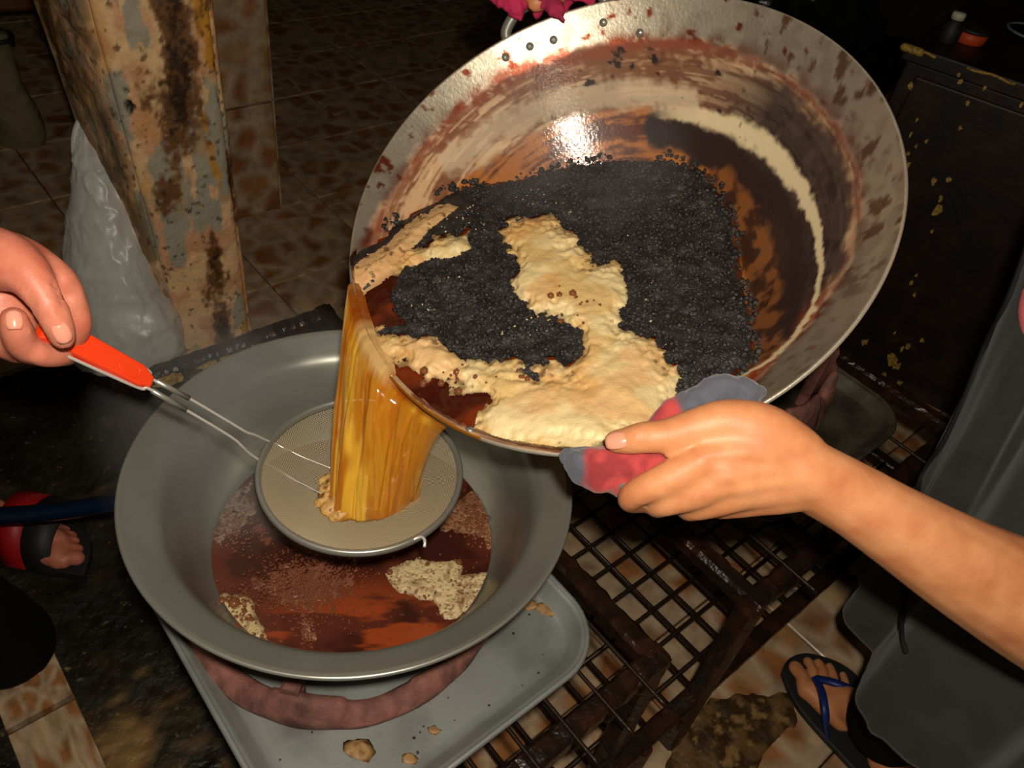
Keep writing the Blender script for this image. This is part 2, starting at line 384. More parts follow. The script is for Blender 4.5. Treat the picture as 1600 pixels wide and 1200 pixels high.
for i in range(-9, 7):
    for j in range(-4, 9):
        u = u0 + (i + 0.5) * TS; v = v0 + (j + 0.5) * TS; q = uvz(u, v, 0)
        if not (-2.4 < q[0] < 2.6 and 0.1 < q[1] < 4.1): continue
        if v > 0.37 or u < -1.5: put_tile(u, v, 0.0, 0.006)
for k in range(3): put_tile(-0.73 + (k + 0.5) * TS + 0.004, -0.028 - 0.045, 0.004, narrow=0.30)
put_tile(-0.73 - 0.075, -0.028 - 0.045, 0.004, narrow=0.30); floor.children[-1].scale.x = 0.48

# second, tile-clad pillar and the peeling post in front of it
def wallbox(name, x0, x1, y0, y1, z0, z1, m, label=None, cat=None):
    V = [(x, y, z) for z in (z0, z1) for x, y in ((x0, y0), (x1, y0), (x1, y1), (x0, y1))]
    F = [(3, 2, 1, 0), (4, 5, 6, 7), (0, 1, 5, 4), (1, 2, 6, 5), (2, 3, 7, 6), (3, 0, 4, 7)]
    return struct(mesh_obj(name, V, F, m, None, False), label, cat)
wallbox('wall_back', -2.7, 3.1, 4.4, 4.5, -0.02, 2.7, M_wall, 'dark wall far behind the cooking area')
wallbox('wall_left', -2.8, -2.7, -0.6, 4.5, -0.02, 2.7, M_wall, 'dark side wall beyond the peeling post')
wallbox('wall_right', 3.1, 3.2, -0.6, 4.5, -0.02, 2.7, M_wall, 'dark side wall beyond the sooty cabinet')
wallbox('ceiling', -2.8, 3.2, -0.6, 4.5, 2.7, 2.8, M_wall, 'dark ceiling of the kitchen')

def prism_grid(poly_fn, z0, z1, nz, sides, per):
    P = []
    for z in np.linspace(z0, z1, nz):
        cs = np.array(poly_fn(z)); ring = []
        for k in range(sides):
            a, b = cs[k], cs[(k + 1) % sides]
            for t in np.linspace(0, 1, per, endpoint=False): ring.append([*(a + (b - a) * t), z])
        P.append(ring)
    return np.array(P)
# tile-clad pillar
bc = at_z(437, 322, 0)[:2]
def tp(z): return [bc, bc + UD * -0.42, bc + UD * -0.42 - VD * 0.24, bc - VD * 0.24]
P = prism_grid(tp, -0.02, 2.7, 2, 4, 1)
tilep = struct(mesh_obj('trim_2', P.reshape(-1, 3), [tuple(f) for f in grid_faces(2, 4, True)] + [(4, 5, 6, 7)], mat('pillar_mortar', lin((120, 96, 66)), 0.8), None, False), 'square pillar clad in brown mottled tiles')
M_ptile = tile_mat('pillar_tile')
def clad(n, h, origin, dirv, nrm, length):
    me = bpy.data.meshes.new('tile'); w = length - 0.004
    a = np.array([*dirv, 0]); nn = np.array([*nrm, 0]); o0 = np.array([*origin, 0]) + a * 0.002
    V = []; 
    for d, ins in ((0, 0), (0.008, 0), (0.010, 0.003)):
        for s, t in ((0, 0), (1, 0), (1, 1), (0, 1)):
            V.append(tuple(o0 * 0 + a * (s * w + (ins if s == 0 else -ins)) + nn * d + np.array([0, 0, t * (h - 0.004) + (ins if t == 0 else -ins)])))
    F = []
    for k in (0, 4):
        for i in range(4): F.append((k + i, k + (i + 1) % 4, k + 4 + (i + 1) % 4, k + 4 + i))
    F.append((8, 9, 10, 11)); me.from_pydata(V, [], F); me.materials.append(M_ptile)
    for k in range(n):
        o = bpy.data.objects.new('tile', me); COL.objects.link(o); o.location = (origin[0] + a[0] * 0.002, origin[1] + a[1] * 0.002, k * h); o.parent = tilep
clad(9, 0.30, bc - VD * 0.24, VD, UD, 0.24)
for k in range(2): clad(9, 0.30, bc + UD * -0.21 * (k + 1), UD, VD, 0.21)

# the peeling post
pr = at_z(401, 528, 0)[:2]; pl = at_z(292, 556, 0)[:2]
fdir = (pr - pl) / np.linalg.norm(pr - pl); bdir = np.array([-fdir[1], fdir[0]])
def pp(z):
    l = pl - fdir * (0.012 + 0.055 * z); s = pl - fdir * (0.05 + 0.085 * z) + bdir * 0.10
    return [l, pr + fdir * 0.0, pr + bdir * 0.22, s + bdir * 0.14]
P = prism_grid(pp, -0.02, 2.7, 620, 4, 64); n, m_ = P.shape[:2]
face = np.repeat(np.arange(4), 64)[None, :].repeat(n, 0); sx = (np.arange(m_) % 64 / 64)[None, :].repeat(n, 0)
edge = np.minimum(sx, 1 - sx) * 0.2
q = P.copy(); nz = fbm(q * 28, 5, 4); ctr = P.mean(1, keepdims=True)
out = P - ctr; out[..., 2] = 0; out /= np.linalg.norm(out, axis=2)[..., None]
P = P - out * (0.02 * np.exp(-(edge / 0.012)) * (0.6 + nz * 0.9))[..., None] + out * ((nz - 0.5) * 0.012)[..., None]
st = q.copy(); st[..., 2] *= 0.35                                  # stretched down the post
c = lin((244, 200, 146)) * np.ones(P.shape)
c = mixc(c, lin((222, 162, 118)), sstep(0.46, 0.56, fbm(q * 26, 61, 4)) * 0.8)
c = mixc(c, lin((176, 168, 144)), sstep(0.56, 0.60, fbm(st * 24 + 3.3, 71, 5)))
c = mixc(c, lin((214, 150, 50)), sstep(0.55, 0.585, fbm(st * 22 + 9, 81, 5)) * np.where((face == 0) & (sx > 0.72), 1.0, 0.35))
brown = fbm(st * 17 + 1.7, 91, 5) + np.where(face == 0, 0.11 * np.exp(-((sx - 0.58) / 0.17) ** 2) - 0.06, 0.0)
c = mixc(c, lin((120, 80, 42)), sstep(0.54, 0.66, brown + (fbm(q * 120, 13, 3) - 0.5) * 0.22))
c = mixc(c, lin((54, 34, 18)), sstep(0.67, 0.77, brown + (fbm(q * 150, 17, 3) - 0.5) * 0.3))
c = mixc(c, lin((70, 50, 28)), sstep(0.70, 0.76, fbm(q * 95, 23, 2)) * 0.8)
c = mixc(c, lin((96, 74, 40)), np.where(face == 3, 0.65, 0.0) * sstep(0.3, 0.6, nz))
px, py = to_px(P.reshape(-1, 3)); px = px.reshape(n, m_); py = py.reshape(n, m_)
jag = (fbm(q * 150, 27, 3) - 0.5) * 12
hole = np.maximum(poly_sd(px, py, [(193, 160), (204, 158), (212, 170), (203, 182), (196, 170)]), poly_sd(px, py, [(191, 140), (202, 139), (200, 148), (194, 147)])) + jag * 0.4
hole = np.where(face == 0, hole, -99)
P = P - out * (0.02 * sstep(-1, 3, hole))[..., None]; c = mixc(c, lin((14, 11, 9)), sstep(-1, 1.5, hole))
post = struct(mesh_obj('trim_1', P.reshape(-1, 3), grid_faces(n, m_, True), M_col, None, True, col=c.reshape(-1, 3)), 'thick post with peeling cream, grey and ochre paint')

# brown beam and a pale sack in the dark corner behind the post
b0 = at_w(-40, -2, 2.3); b1 = at_w(92, -12, 2.3)
beam = thing('timber_beam', 'brown timber beam end high in the dark corner behind the post', 'beam', (b0 + b1) / 2)
bar('board', at_w(-300, 12, 2.3), b1, 0.05, 0.075, M_wood, beam, n=6, amp=0.002)
bar('end_plate', b1, b1 + (b1 - b0) * .02, 0.06, 0.085, M_iron, beam)
sk0 = at_z(28, 210, 0.02); 
sack = thing('paper_sack', 'pale crumpled sack standing in the dark behind the post', 'sack', sk0)
prof = []
for k, z in enumerate(np.linspace(0, 0.30, 26)):
    a = np.linspace(0, 2 * np.pi, 48, endpoint=False); r = 0.06 + 0.008 * math.sin(z * 20)
    ring = np.stack([np.cos(a) * r * 1.0, np.sin(a) * r * 0.7, np.full(48, z)], -1) + [sk0[0], sk0[1], 0.0]; prof.append(ring)
P = np.array(prof); nn = fbm(P * 18, 4, 4) - 0.5; P[..., :2] += (P[..., :2] - sk0[:2]) * (nn * 0.8)[..., None]
mesh_obj('sack_body', P.reshape(-1, 3), [tuple(f) for f in grid_faces(26, 48, True)] + [tuple(range(25 * 48, 26 * 48))], M_pale, sack)
tube('tie', [sk0 + [math.cos(a) * 0.06, math.sin(a) * 0.045, 0.27] for a in np.linspace(0, 2 * np.pi, 20, endpoint=False)], 0.006, M_soleblack, sack, closed=True)

# ------------------------------------------------------------------ stove stands, wire shelf
def frame_stand(label, u0, u1, v0, v1, z, rods, legs, yellow=None):
    t = thing('stove_stand', label, 'stand', uvz((u0 + u1) / 2, (v0 + v1) / 2, 0), None)
    w, h = 0.026, 0.026
    for v in (v0, v1): bar('frame_bar', uvz(u0 - 0.013, v, z), uvz(u1 + 0.013, v, z), w, h, M_grease, t, n=70, amp=0.0035, seed=int(abs(v) * 100))
    for u in (u0, u1): bar('frame_bar', uvz(u, v0 - 0.013, z), uvz(u, v1 + 0.013, z), w, h, M_grease, t, n=50, amp=0.0035, seed=int(abs(u) * 90))
    for u, v in legs: bar('leg', uvz(u, v, z - 0.01), uvz(u, v, 0.0), 0.028, 0.028, M_grease, t, n=40, amp=0.0015, seed=4)
    for v in rods:
        tube('rod', [uvz(u0, v, z + 0.0155), uvz(u1 - 0.01, v, z + 0.0155), uvz(u1 + 0.012, v, z + 0.0145), uvz(u1 + 0.017, v, z + 0.004), uvz(u1 + 0.012, v, z - 0.012)], 0.0026, M_iron, t, seg=6, n=26)
    return t
ZS = 0.392
standA = frame_stand('greasy black iron stand carrying the tray under the steel basin', -0.885, -0.172, 0.17, 0.486, ZS, np.linspace(0.20, 0.45, 6), [(-0.885, 0.17), (-0.172, 0.17), (-0.885, 0.486), (-0.172, 0.486)])
standB = frame_stand('black iron stand behind the gripping hand, under the second burner tray', -0.80, -0.152, 0.645, 1.16, ZS, [0.71, 0.86, 0.95, 1.04], [(-0.152, 0.645), (-0.152, 1.16), (-0.80, 0.645), (-0.80, 1.16)])
bar('cross_bar', uvz(-0.80, 0.775, ZS), uvz(-0.152, 0.775, ZS), 0.024, 0.024, M_grease, standB, n=50, amp=0.002, seed=8)
# yellow paint left on the far bar
for k, (v, l, hgt) in enumerate(((0.235, 0.05, 0.012), (0.30, 0.06, 0.010), (0.36, 0.045, 0.012))):
    n_ = 14; a = np.linspace(0, 2 * np.pi, n_, endpoint=False); rr = 0.6 + 0.5 * np.array([random.random() for _ in a]); V = []
    for d in (0.0, 0.0018):
        for t_, r_ in zip(a, rr): V.append(uvz(-0.885 + 0.0135 + 0.0028 + d, v + math.cos(t_) * r_ * l / 2, ZS + math.sin(t_) * r_ * hgt))
    F = [tuple(range(n_))[::-1], tuple(range(n_, 2 * n_))] + [(i, (i + 1) % n_, n_ + (i + 1) % n_, n_ + i) for i in range(n_)]
    mesh_obj('paint_flake', V, F, M_flake, standA, False)

shelf = thing('wire_shelf', 'dark wire grid shelf low above the tiled floor', 'shelf', uvz(-0.5, 0.75, 0.15))
ZG = 0.15; us = np.arange(-0.188, -0.92, -0.0467); vsn = np.arange(0.648 - 0.0475 * 7, 1.30, 0.0475)
for v in vsn: tube('wire', [uvz(-0.93, v, ZG), uvz(-0.155, v, ZG)], 0.0034, M_iron, shelf, seg=6)
for u in us: tube('wire', [uvz(u, 0.30, ZG + 0.0045), uvz(u, 1.30, ZG + 0.0045)], 0.0034, M_iron, shelf, seg=6)
for a, b in (((-0.155, 0.28), (-0.155, 1.32)), ((-0.93, 0.28), (-0.93, 1.32)), ((-0.93, 0.29), (-0.155, 0.29)), ((-0.93, 1.31), (-0.155, 1.31))):
    bar('frame_bar', uvz(*a, ZG), uvz(*b, ZG), 0.026, 0.016, M_grease, shelf, n=60, amp=0.0018, seed=5)
for u, v in ((-0.148, 0.285), (-0.148, 1.315), (-0.937, 1.315), (-0.937, 0.285), (-0.148, 0.53)): bar('leg', uvz(u, v, ZG - 0.004), uvz(u, v, 0), 0.022, 0.022, M_grease, shelf, n=10, amp=0.001)

# rough concrete scab on the tiles by the foot
poly = [(1240, 1086), (1180, 1078), (1110, 1092), (1062, 1128), (1032, 1200), (1010, 1270), (1100, 1290), (1182, 1208), (1214, 1152), (1252, 1128)]
pw = np.array([at_z(x, y, 0)[:2] for x, y in poly]); x0, y0 = pw.min(0) - 0.01; x1, y1 = pw.max(0) + 0.01
X, Y = np.meshgrid(np.arange(x0, x1, 0.004), np.arange(y0, y1, 0.004), indexing='ij')
sd = poly_sd(X, Y, pw) + (fbm(np.stack([X, Y, X * 0], -1) * 40, 3, 3) - 0.5) * 0.02
P = np.stack([X, Y, 0.0 + 0.006 * sstep(-0.004, 0.008, sd) - 0.003 + (fbm(np.stack([X, Y, X * 0], -1) * 55, 5, 3) - 0.5) * 0.003], -1)
c = mixc(lin((104, 76, 42)) * np.ones(P.shape), lin((60, 42, 22)), sstep(0.4, 0.6, fbm(P * 45, 8, 4))); c = mixc(c, lin((136, 104, 60)), sstep(0.6, 0.7, fbm(P * 80, 18, 3)))
V, F, used = masked_grid(P, sd > -0.006)
struct(mesh_obj('floor_patch', V, F, M_dirt, None, True, col=c.reshape(-1, 3)[used]), 'rough brown concrete patch on the tiles beside the blue flip-flop')

# ------------------------------------------------------------------ trays and burners
M_alu_shade = mat('shaded_tray', lin((92, 86, 74)), 0.5, 0.4, bump=(200, 0.2, 0.001), var=(20, lin((58, 50, 38)), 0.4, 0.65))  # darker copy of the tray aluminium, with the wok's shade put into its colour
def tray(label, u0, u1, v0, v1, zb, M_alu=M_alu):
    hu, hv = (u1 - u0) / 2, (v1 - v0) / 2; cu, cv = (u0 + u1) / 2, (v0 + v1) / 2
    t = thing('baking_tray', label, 'tray', uvz(cu, cv, zb))
    prof = [(-0.03, 0.0), (-0.021, 0.0), (-0.017, 0.002), (-0.0065, 0.017), (-0.004, 0.0195), (0.0, 0.020), (0.002, 0.018), (0.001, 0.0155), (-0.003, 0.015), (-0.0055, 0.012), (-0.016, -0.0015), (-0.022, -0.002), (-0.03, -0.002)]
    rings = []
    for d, z in prof: rings.append([uvz(cu + x, cv + y, zb + z) for x, y in rounded_rect(hu + d, hv + d, 0.065 + d, 10)])
    R = np.array(rings); m_ = R.shape[1]; F = [tuple(f[::-1]) for f in grid_faces(len(prof), m_, True)]
    F.append(tuple(range(m_))); F.append(tuple(range((len(prof) - 1) * m_, len(prof) * m_))[::-1])
    o = mesh_obj('tray_pan', R.reshape(-1, 3), F, M_alu, t)
    md = o.modifiers.new('e', 'EDGE_SPLIT'); md.split_angle = math.radians(50)
    # folded rim bead
    tube('rolled_rim', [uvz(cu + x, cv + y, zb + 0.0185) for x, y in rounded_rect(hu + 0.001, hv + 0.001, 0.066, 10)], 0.0034, M_alu, t, closed=True)
    return t
ZT = ZS + 0.0205
trayA = tray('aluminium tray holding the burner ring under the steel basin', -0.585, -0.207, 0.078, 0.440, ZT)
trayB = tray('aluminium tray under the second burner, behind the forearm', -0.66, -0.2, 0.70, 1.075, ZT, M_alu_shade)

def burner(label, cx, cy, R, z0, top, hgt, seed, prong_h):
    t = thing('burner_ring', label, 'burner', (cx, cy, z0)); seg = 200; a = np.linspace(0, 2 * np.pi, seg, endpoint=False)
    tz = top * np.ones(seg) + 0.006 * (vnoise(np.stack([np.cos(a) * 2.2, np.sin(a) * 2.2, a * 0 + seed], -1), seed) - 0.5) * 2
    for ca in hgt:                                              # notches in the upper edge
        d = np.abs((a - math.radians(ca[0]) + np.pi) % (2 * np.pi) - np.pi); tz = tz - ca[2] * (1 - sstep(math.radians(ca[1]) * 0.8, math.radians(ca[1]), d))
    prof = [(R - 0.020, 0, 0), (R - 0.0, 0, 0), (R + 0.004, 0.1, 0), (R + 0.003, 0.5, 0), (R - 0.004, 0.85, 0), (R - 0.008, 0.98, 0), (R - 0.012, 1.0, 0), (R - 0.017, 0.94, 0), (R - 0.020, 0.7, 0)]
    rings = []
    for r, f, _ in prof:
        rr = r + (vnoise(np.stack([np.cos(a) * 5, np.sin(a) * 5, a * 0 + f * 4], -1), seed + 3) - 0.5) * 0.005
        rings.append(np.stack([cx + rr * np.cos(a), cy + rr * np.sin(a), z0 + f * tz], -1))
    P = np.array(rings).reshape(-1, 3)
    F = [tuple(f) for f in grid_faces(len(prof), seg, True)] + [((len(prof) - 1) * seg + j, (len(prof) - 1) * seg + (j + 1) % seg, (j + 1) % seg, j) for j in range(seg)]
    mesh_obj('ring_wall', P, F, M_rust, t)
    for k in range(4):
        th = math.radians(-94 + 90 * k); d = np.array([math.cos(th), math.sin(th), 0]); q0 = np.array([cx, cy, 0])
        bar('prong', q0 + d * (R - 0.012) + [0, 0, z0 + prong_h - 0.012], q0 + d * (R - 0.12) + [0, 0, z0 + prong_h - 0.012], 0.018, 0.022, M_rust, t, n=10, amp=0.001)
        bar('prong_foot', q0 + d * (R - 0.024) + [0, 0, z0 + 0.0], q0 + d * (R - 0.024) + [0, 0, z0 + prong_h - 0.014], 0.018, 0.018, M_rust, t)
    V, F = lathe_data([(0.0, 0.02), (0.03, 0.02), (0.045, 0.014), (0.05, 0.004), (0.05, 0.0), (0, 0)], 48); mesh_obj('burner_head', V + [cx, cy, z0], F, M_iron, t)
    return t
BX, BY, BZ, BR = -0.1365, 0.504, 0.59, 0.2145
burner('rusty iron burner ring in the tray, carrying the steel basin', BX - 0.010, BY - 0.006, 0.171, ZT + 0.0008, 0.027, [(-62, 14, 0.008), (-112, 12, 0.008)], 3, 0.0414)
cB = uvz(-0.43, 0.885, 0)
burner('tall dark red burner ring with a gap, under the raised wok', cB[0], cB[1], 0.165, ZT + 0.0008, 0.10, [(-75, 12, 0.06), (-30, 10, 0.04), (160, 20, 0.04)], 9, 0.115)
# crumbs lying in the tray
for k, (x, y, s) in enumerate(((563, 1172, 0.016), (640, 1187, 0.008), (826, 945, 0.011), (857, 953, 0.013), (678, 1142, 0.006))):
    p = at_z(x, y, ZT); ico = bmesh.new(); bmesh.ops.create_icosphere(ico, subdivisions=2, radius=1); V = np.array([v.co[:] for v in ico.verts]); F = [tuple(v.index for v in f.verts) for f in ico.faces]; ico.free()
    V = V * (1 + (fbm(V * 3 + k, k, 3) - 0.5)[:, None] * 1.3) * [s, s * 0.7, 0.0008] + p + [0, 0, 0.0009]
    tag(mesh_obj('food_crumb', V, F, M_crumb), ('orange brown food splat on the tray below the burner ring', 'small pale splat near the bottom edge of the tray', 'brown crumb nearer the basin at the tray corner', 'brown crumb nearest the rounded tray corner', 'tiny crumb on the tray beside the burner ring')[k], 'crumb')
parts = []
ico = bmesh.new(); bmesh.ops.create_icosphere(ico, subdivisions=1, radius=1); ICO_V = np.array([v.co[:] for v in ico.verts]); ICO_F = np.array([[v.index for v in f.verts] for f in ico.faces]); ico.free()
def scatter(points, radii, squash=1.0, jitter=0.25):
    P = np.asarray(points); n = len(P); r = np.asarray(radii)
    base = ICO_V * [1, 1, squash]; V = P[:, None, :] + base[None] * r[:, None, None] * (1 + (rng.random((n, len(ICO_V), 1)) - 0.5) * 2 * jitter)
    F = ICO_F[None] + (np.arange(n) * len(ICO_V))[:, None, None]
    return V.reshape(-1, 3), F.reshape(-1, 3)
pts = [uvz(-0.23 - rng.random() * 0.4, 0.09 + rng.random() * 0.33, ZT + 0.0012) for _ in range(90)]
V, F = scatter(pts, 0.0008 + rng.random(90) * 0.0012, 0.6); tag(mesh_obj('tray_grit', V, F, M_curd), 'black specks of soot scattered over the basin tray', 'grit', kind='stuff')

# dark blue tube crossing above the sandalled foot
hp = [at_z(-160, 806, 0.16), at_z(0, 806, 0.18), at_z(90, 799, 0.20), at_z(190, 785, 0.22), at_z(300, 770, 0.23), at_z(420, 760, 0.24)]
hs = thing('gas_hose', 'dark blue tube running above the red sandal towards the stand', 'hose', hp[1])
tube('hose_body', hp, 0.0135, M_hose, hs, n=60, rc=True)
tube('hose_clip', [hp[-1], hp[-1] + (hp[-1] - hp[-2]) * 0.25], 0.016, M_chrome, hs)

# ------------------------------------------------------------------ steel basin and the oil in it
inner = [(0.0, -0.135), (0.06, -0.1348), (0.10, -0.132), (0.128, -0.1245), (0.146, -0.111), (0.157, -0.094), (0.165, -0.073), (0.171, -0.05), (0.1765, -0.032), (0.1805, -0.0225), (0.186, -0.0160), (0.1955, -0.0098), (0.2055, -0.0035), (0.2105, -0.0004), (0.2135, 0.0), (0.2147, -0.0015)]
inner = [tuple(p) for p in catmull(np.c_[np.array(inner), np.zeros(len(inner))], 70)[:, :2]]
prof = inner + [(0.2140, -0.0036)] + [(max(r - 0.0006, 0), z - 0.0022) for r, z in inner[::-1][4:]]
V, F = lathe_data(prof, 200)
bas = thing('steel_basin', 'wide stainless steel basin of brown oil on the burner ring', 'basin', (BX, BY, BZ - 0.137))
mesh_obj('bowl', V + [BX, BY, BZ], F, M_steel, bas)
a = np.linspace(0, 2 * np.pi, 160, endpoint=False)
tube('rim_bead', np.stack([BX + 0.2135 * np.cos(a), BY + 0.2135 * np.sin(a), np.full(160, BZ - 0.0018)], -1), 0.0024, M_steel, bas, closed=True)

ZO = BZ - 0.110; RO = 0.1468
X, Y = np.meshgrid(np.linspace(-RO, RO, 300), np.linspace(-RO, RO, 300), indexing='ij'); rr = np.hypot(X, Y)
sq = np.minimum(1, (RO - 0.0006) / np.maximum(rr, 1e-9)); X = X * sq; Y = Y * sq
base = np.stack([BX + X, BY + Y, np.full(X.shape, ZO)], -1); keep = rr < RO + 0.0012
px, py = to_px(base.reshape(-1, 3)); px = px.reshape(X.shape); py = py.reshape(X.shape)
q = np.stack([X, Y, X * 0], -1)
oilc = lin((84, 40, 28)) * np.ones(base.shape)
oilc = mixc(oilc, lin((58, 27, 21)), sstep(0.42, 0.6, fbm(q * 22, 3, 4)))
wv = fbm(np.stack([X * 14, Y * 60 - X * 12, X * 0], -1), 6, 4)
oilc = mixc(oilc, lin((142, 62, 28)), sstep(0.5, 0.62, wv) * sstep(-75, 10, poly_sd(px, py, [(440, 990), (520, 950), (600, 950), (690, 965), (690, 1000), (600, 1030), (500, 1030)])))
P = base.copy(); P[..., 2] += (fbm(q * 25, 12, 3) - 0.5) * 0.0015 - 0.0002
V, F, used = masked_grid(P, keep)
tag(mesh_obj('basin_oil', V, F, M_oil, None, True, col=oilc.reshape(-1, 3)[used]), 'dark red brown strained oil filling the steel basin', 'oil', kind='stuff')

def foam_patch(name, label, poly, cA, cB, th, grain, seed, edge=8, lump=0.0016):
    sd = poly_sd(px, py, poly) + (fbm(q * 70, seed, 3) - 0.5) * edge * 2.4
    pores = np.maximum(sstep(0.66, 0.8, vnoise(q * grain * 2.3, seed + 4)), sstep(.7, .8, vnoise(q * grain * .8, seed + 6)) * .6)
    z = ZO - 0.0012 + th * sstep(-2, 12, sd) + (fbm(q * 160, seed + 2, 3) - 0.5) * lump - pores * 0.0012 * sstep(2, 8, sd)
    P = base.copy(); P[..., 2] = z; c = mixc(lin(cA) * np.ones(P.shape), lin(cB), np.clip(pores * .8 + sstep(10, -2, sd) * 0.7 + .5 * sstep(.5, .7, fbm(q * 40, seed + 8, 3)), 0, 1))
    V, F, used = masked_grid(P, (sd > -3) & keep)
    o = mesh_obj(name, V, F, M_foam, None, True, col=c.reshape(-1, 3)[used]); return tag(o, label, 'foam', kind='stuff')
foam_patch('oil_foam', 'pale cream raft of foam on the oil, opposite the strainer handle', [(598, 895), (620, 880), (655, 868), (690, 872), (715, 868), (728, 880), (722, 897), (750, 893), (776, 885), (776, 905), (760, 930), (735, 955), (710, 974), (690, 968), (680, 945), (650, 935), (625, 930), (608, 915)], (198, 178, 130), (120, 84, 56), 0.0034, 260, 31, 4)
foam_patch('oil_foam', 'cream foam with big bubbles at the edge of the basin oil', [(330, 940), (345, 925), (380, 925), (400, 940), (405, 965), (420, 990), (432, 1012), (400, 1003), (370, 985), (345, 962)], (184, 164, 116), (110, 80, 56), 0.003, 220, 37, 4)
foam_patch('oil_foam', 'pinkish brown froth below the strainer on the basin oil', [(395, 905), (450, 872), (520, 866), (575, 868), (560, 905), (525, 935), (505, 962), (470, 948), (440, 942), (400, 935)], (126, 78, 58), (88, 42, 30), 0.0014, 330, 43, 16, 0.002)
foam_patch('oil_foam', 'grey brown froth between basin wall and strainer handle side', [(333, 800), (360, 768), (395, 750), (400, 800), (372, 842), (345, 862), (330, 850)], (132, 110, 88), (86, 50, 38), 0.0022, 260, 47, 10)
foam_patch('oil_foam', 'brown froth by the basin wall beyond the strainer rim', [(684, 808), (735, 762), (768, 780), (776, 840), (765, 868), (750, 838), (712, 836), (690, 830)], (140, 98, 66), (88, 48, 34), 0.0022, 260, 53, 8)
foam_patch('oil_foam', 'small tongue of froth on the orange part of the oil', [(465, 955), (480, 950), (492, 985), (500, 1008), (470, 1004), (462, 985)], (170, 130, 104), (96, 44, 28), 0.002, 300, 59, 6, 0.003)
foam_patch('oil_foam', 'reddish film of fine bubbles close under the strainer rim', [(400, 800), (430, 820), (450, 850), (440, 870), (405, 862), (385, 835)], (112, 62, 50), (80, 36, 28), 0.0014, 300, 61, 8)
# small bubbles: uncountable specks, and the few large ones
pts, rad = [], []
for (cx, cy, sx, sy, n, r0) in ((480, 915, 70, 42, 1500, 0.0011), (370, 820, 25, 40, 160, 0.0015), (372, 950, 26, 28, 110, 0.0018), (740, 810, 28, 34, 150, 0.0016), (480, 985, 14, 22, 110, 0.0013), (690, 925, 70, 40, 130, 0.0012), (560, 960, 170, 50, 120, 0.0008), (405, 1005, 25, 12, 60, 0.0018)):
    for _ in range(n):
        p = at_z(cx + random.gauss(0, sx * 0.6), cy + random.gauss(0, sy * 0.6), ZO + 0.0012)
        if np.hypot(p[0] - BX, p[1] - BY) < RO - 0.002: pts.append(p); rad.append(r0 * (0.5 + random.random() * 0.9))
V, F = scatter(pts, rad, 0.8, 0.02); tag(mesh_obj('oil_bubbles', V, F, M_bubble), 'tiny glinting bubbles sprinkled over the basin oil', 'bubbles', kind='stuff')
BL = [(366, 941, 0.0058, 'largest bubble on the foam at the handle side edge of the oil'), (347, 938, 0.0034, 'small bubble right beside the largest bubble at the oil edge'), (368, 981, 0.0048, 'second large bubble at the foam edge, below the largest one'), (609, 894, 0.0034, 'single round bubble at the tip of the cream foam raft'), (717, 878, 0.0036, 'shiny bubble on the knob of the cream foam raft'), (668, 881, 0.0026, 'small bubble on the top edge of the cream foam raft'), (761, 808, 0.003, 'upper bubble in the froth against the basin wall'), (762, 850, 0.0034, 'lower bubble in the froth against the basin wall')]
for x, y, r, lb in BL:
    p = at_z(x, y, ZO + 0.0028); o = bpy.data.objects.new('bubble', None)
    bm = bmesh.new(); bmesh.ops.create_uvsphere(bm, u_segments=20, v_segments=12, radius=r); me = bpy.data.meshes.new('bubble'); bm.to_mesh(me); bm.free()
    for f in me.polygons: f.use_smooth = True
    o = link('bubble', me, M_bubble); o.location = p; o.scale.z = 0.75; tag(o, lb, 'bubble', 'large bubbles on the basin oil')

# ------------------------------------------------------------------ strainer
SC = np.array([-0.119, 0.459, 0.647]); SR = 0.0895
st = thing('wire_strainer', 'round fine mesh strainer with orange red grip held over the basin', 'strainer', SC)
a = np.linspace(0, 2 * np.pi, 120, endpoint=False); circ = np.stack([np.cos(a), np.sin(a), a * 0], -1)
V, F = lathe_data([(SR - 0.0035, -0.0045), (SR - 0.0005, -0.006), (SR + 0.001, -0.004), (SR + 0.0012, 0.0), (SR - 0.0002, 0.0018), (SR - 0.003, 0.0012), (SR - 0.0042, -0.002), (SR - 0.0035, -0.0045)], 120)
mesh_obj('rim_band', V + SC, F, M_steel, st)
def sag(r): return -0.004 - 0.034 * (1 - (r / SR) ** 2.2)
parts = []; RW = SR - 0.003
for k in np.arange(-RW, RW, 0.00155):
    L = math.sqrt(max(RW ** 2 - k ** 2, 1e-8)); s = np.linspace(-L, L, max(4, int(2 * L / 0.006)))
    for ax in (0, 1):
        p = np.stack([s, np.full_like(s, k)] if ax == 0 else [np.full_like(s, k), s], -1); r = np.hypot(p[:, 0], p[:, 1])
        parts.append(tube_data(np.c_[p, sag(r)] + SC, 0.00032, 3, False))
Vm = np.vstack([p[0] for p in parts]); off = np.cumsum([0] + [len(p[0]) for p in parts[:-1]]); Fm = np.vstack([np.array(p[1]) + o for p, o in zip(parts, off)])
tag(mesh_obj('mesh_bowl', Vm, Fm, M_gauze, st), 'fine woven wire mesh of the strainer', None, kind='stuff')
# two stay wires under the mesh and the hook opposite the handle
w0 = [at_w(402, 716, 0.722), at_w(418, 687, 0.735)]
for tgt, src in (((530, 785), w0[0]), ((520, 733), w0[1])):
    e = at_z(*tgt, SC[2] - 0.028); mid = (src + e) / 2 + [0, 0, -0.002]
    tube('stay_wire', [src, mid, e], 0.0007, M_chrome, st, seg=6, n=12)
hk = at_z(652, 845, SC[2]); tube('hook', [hk + [-0.004, 0, 0], hk + [0.002, 0.003, 0.002], hk + [0.006, 0.0, 0.003], hk + [0.007, -0.005, 0.0]], 0.0014, M_chrome, st, seg=6, n=12)
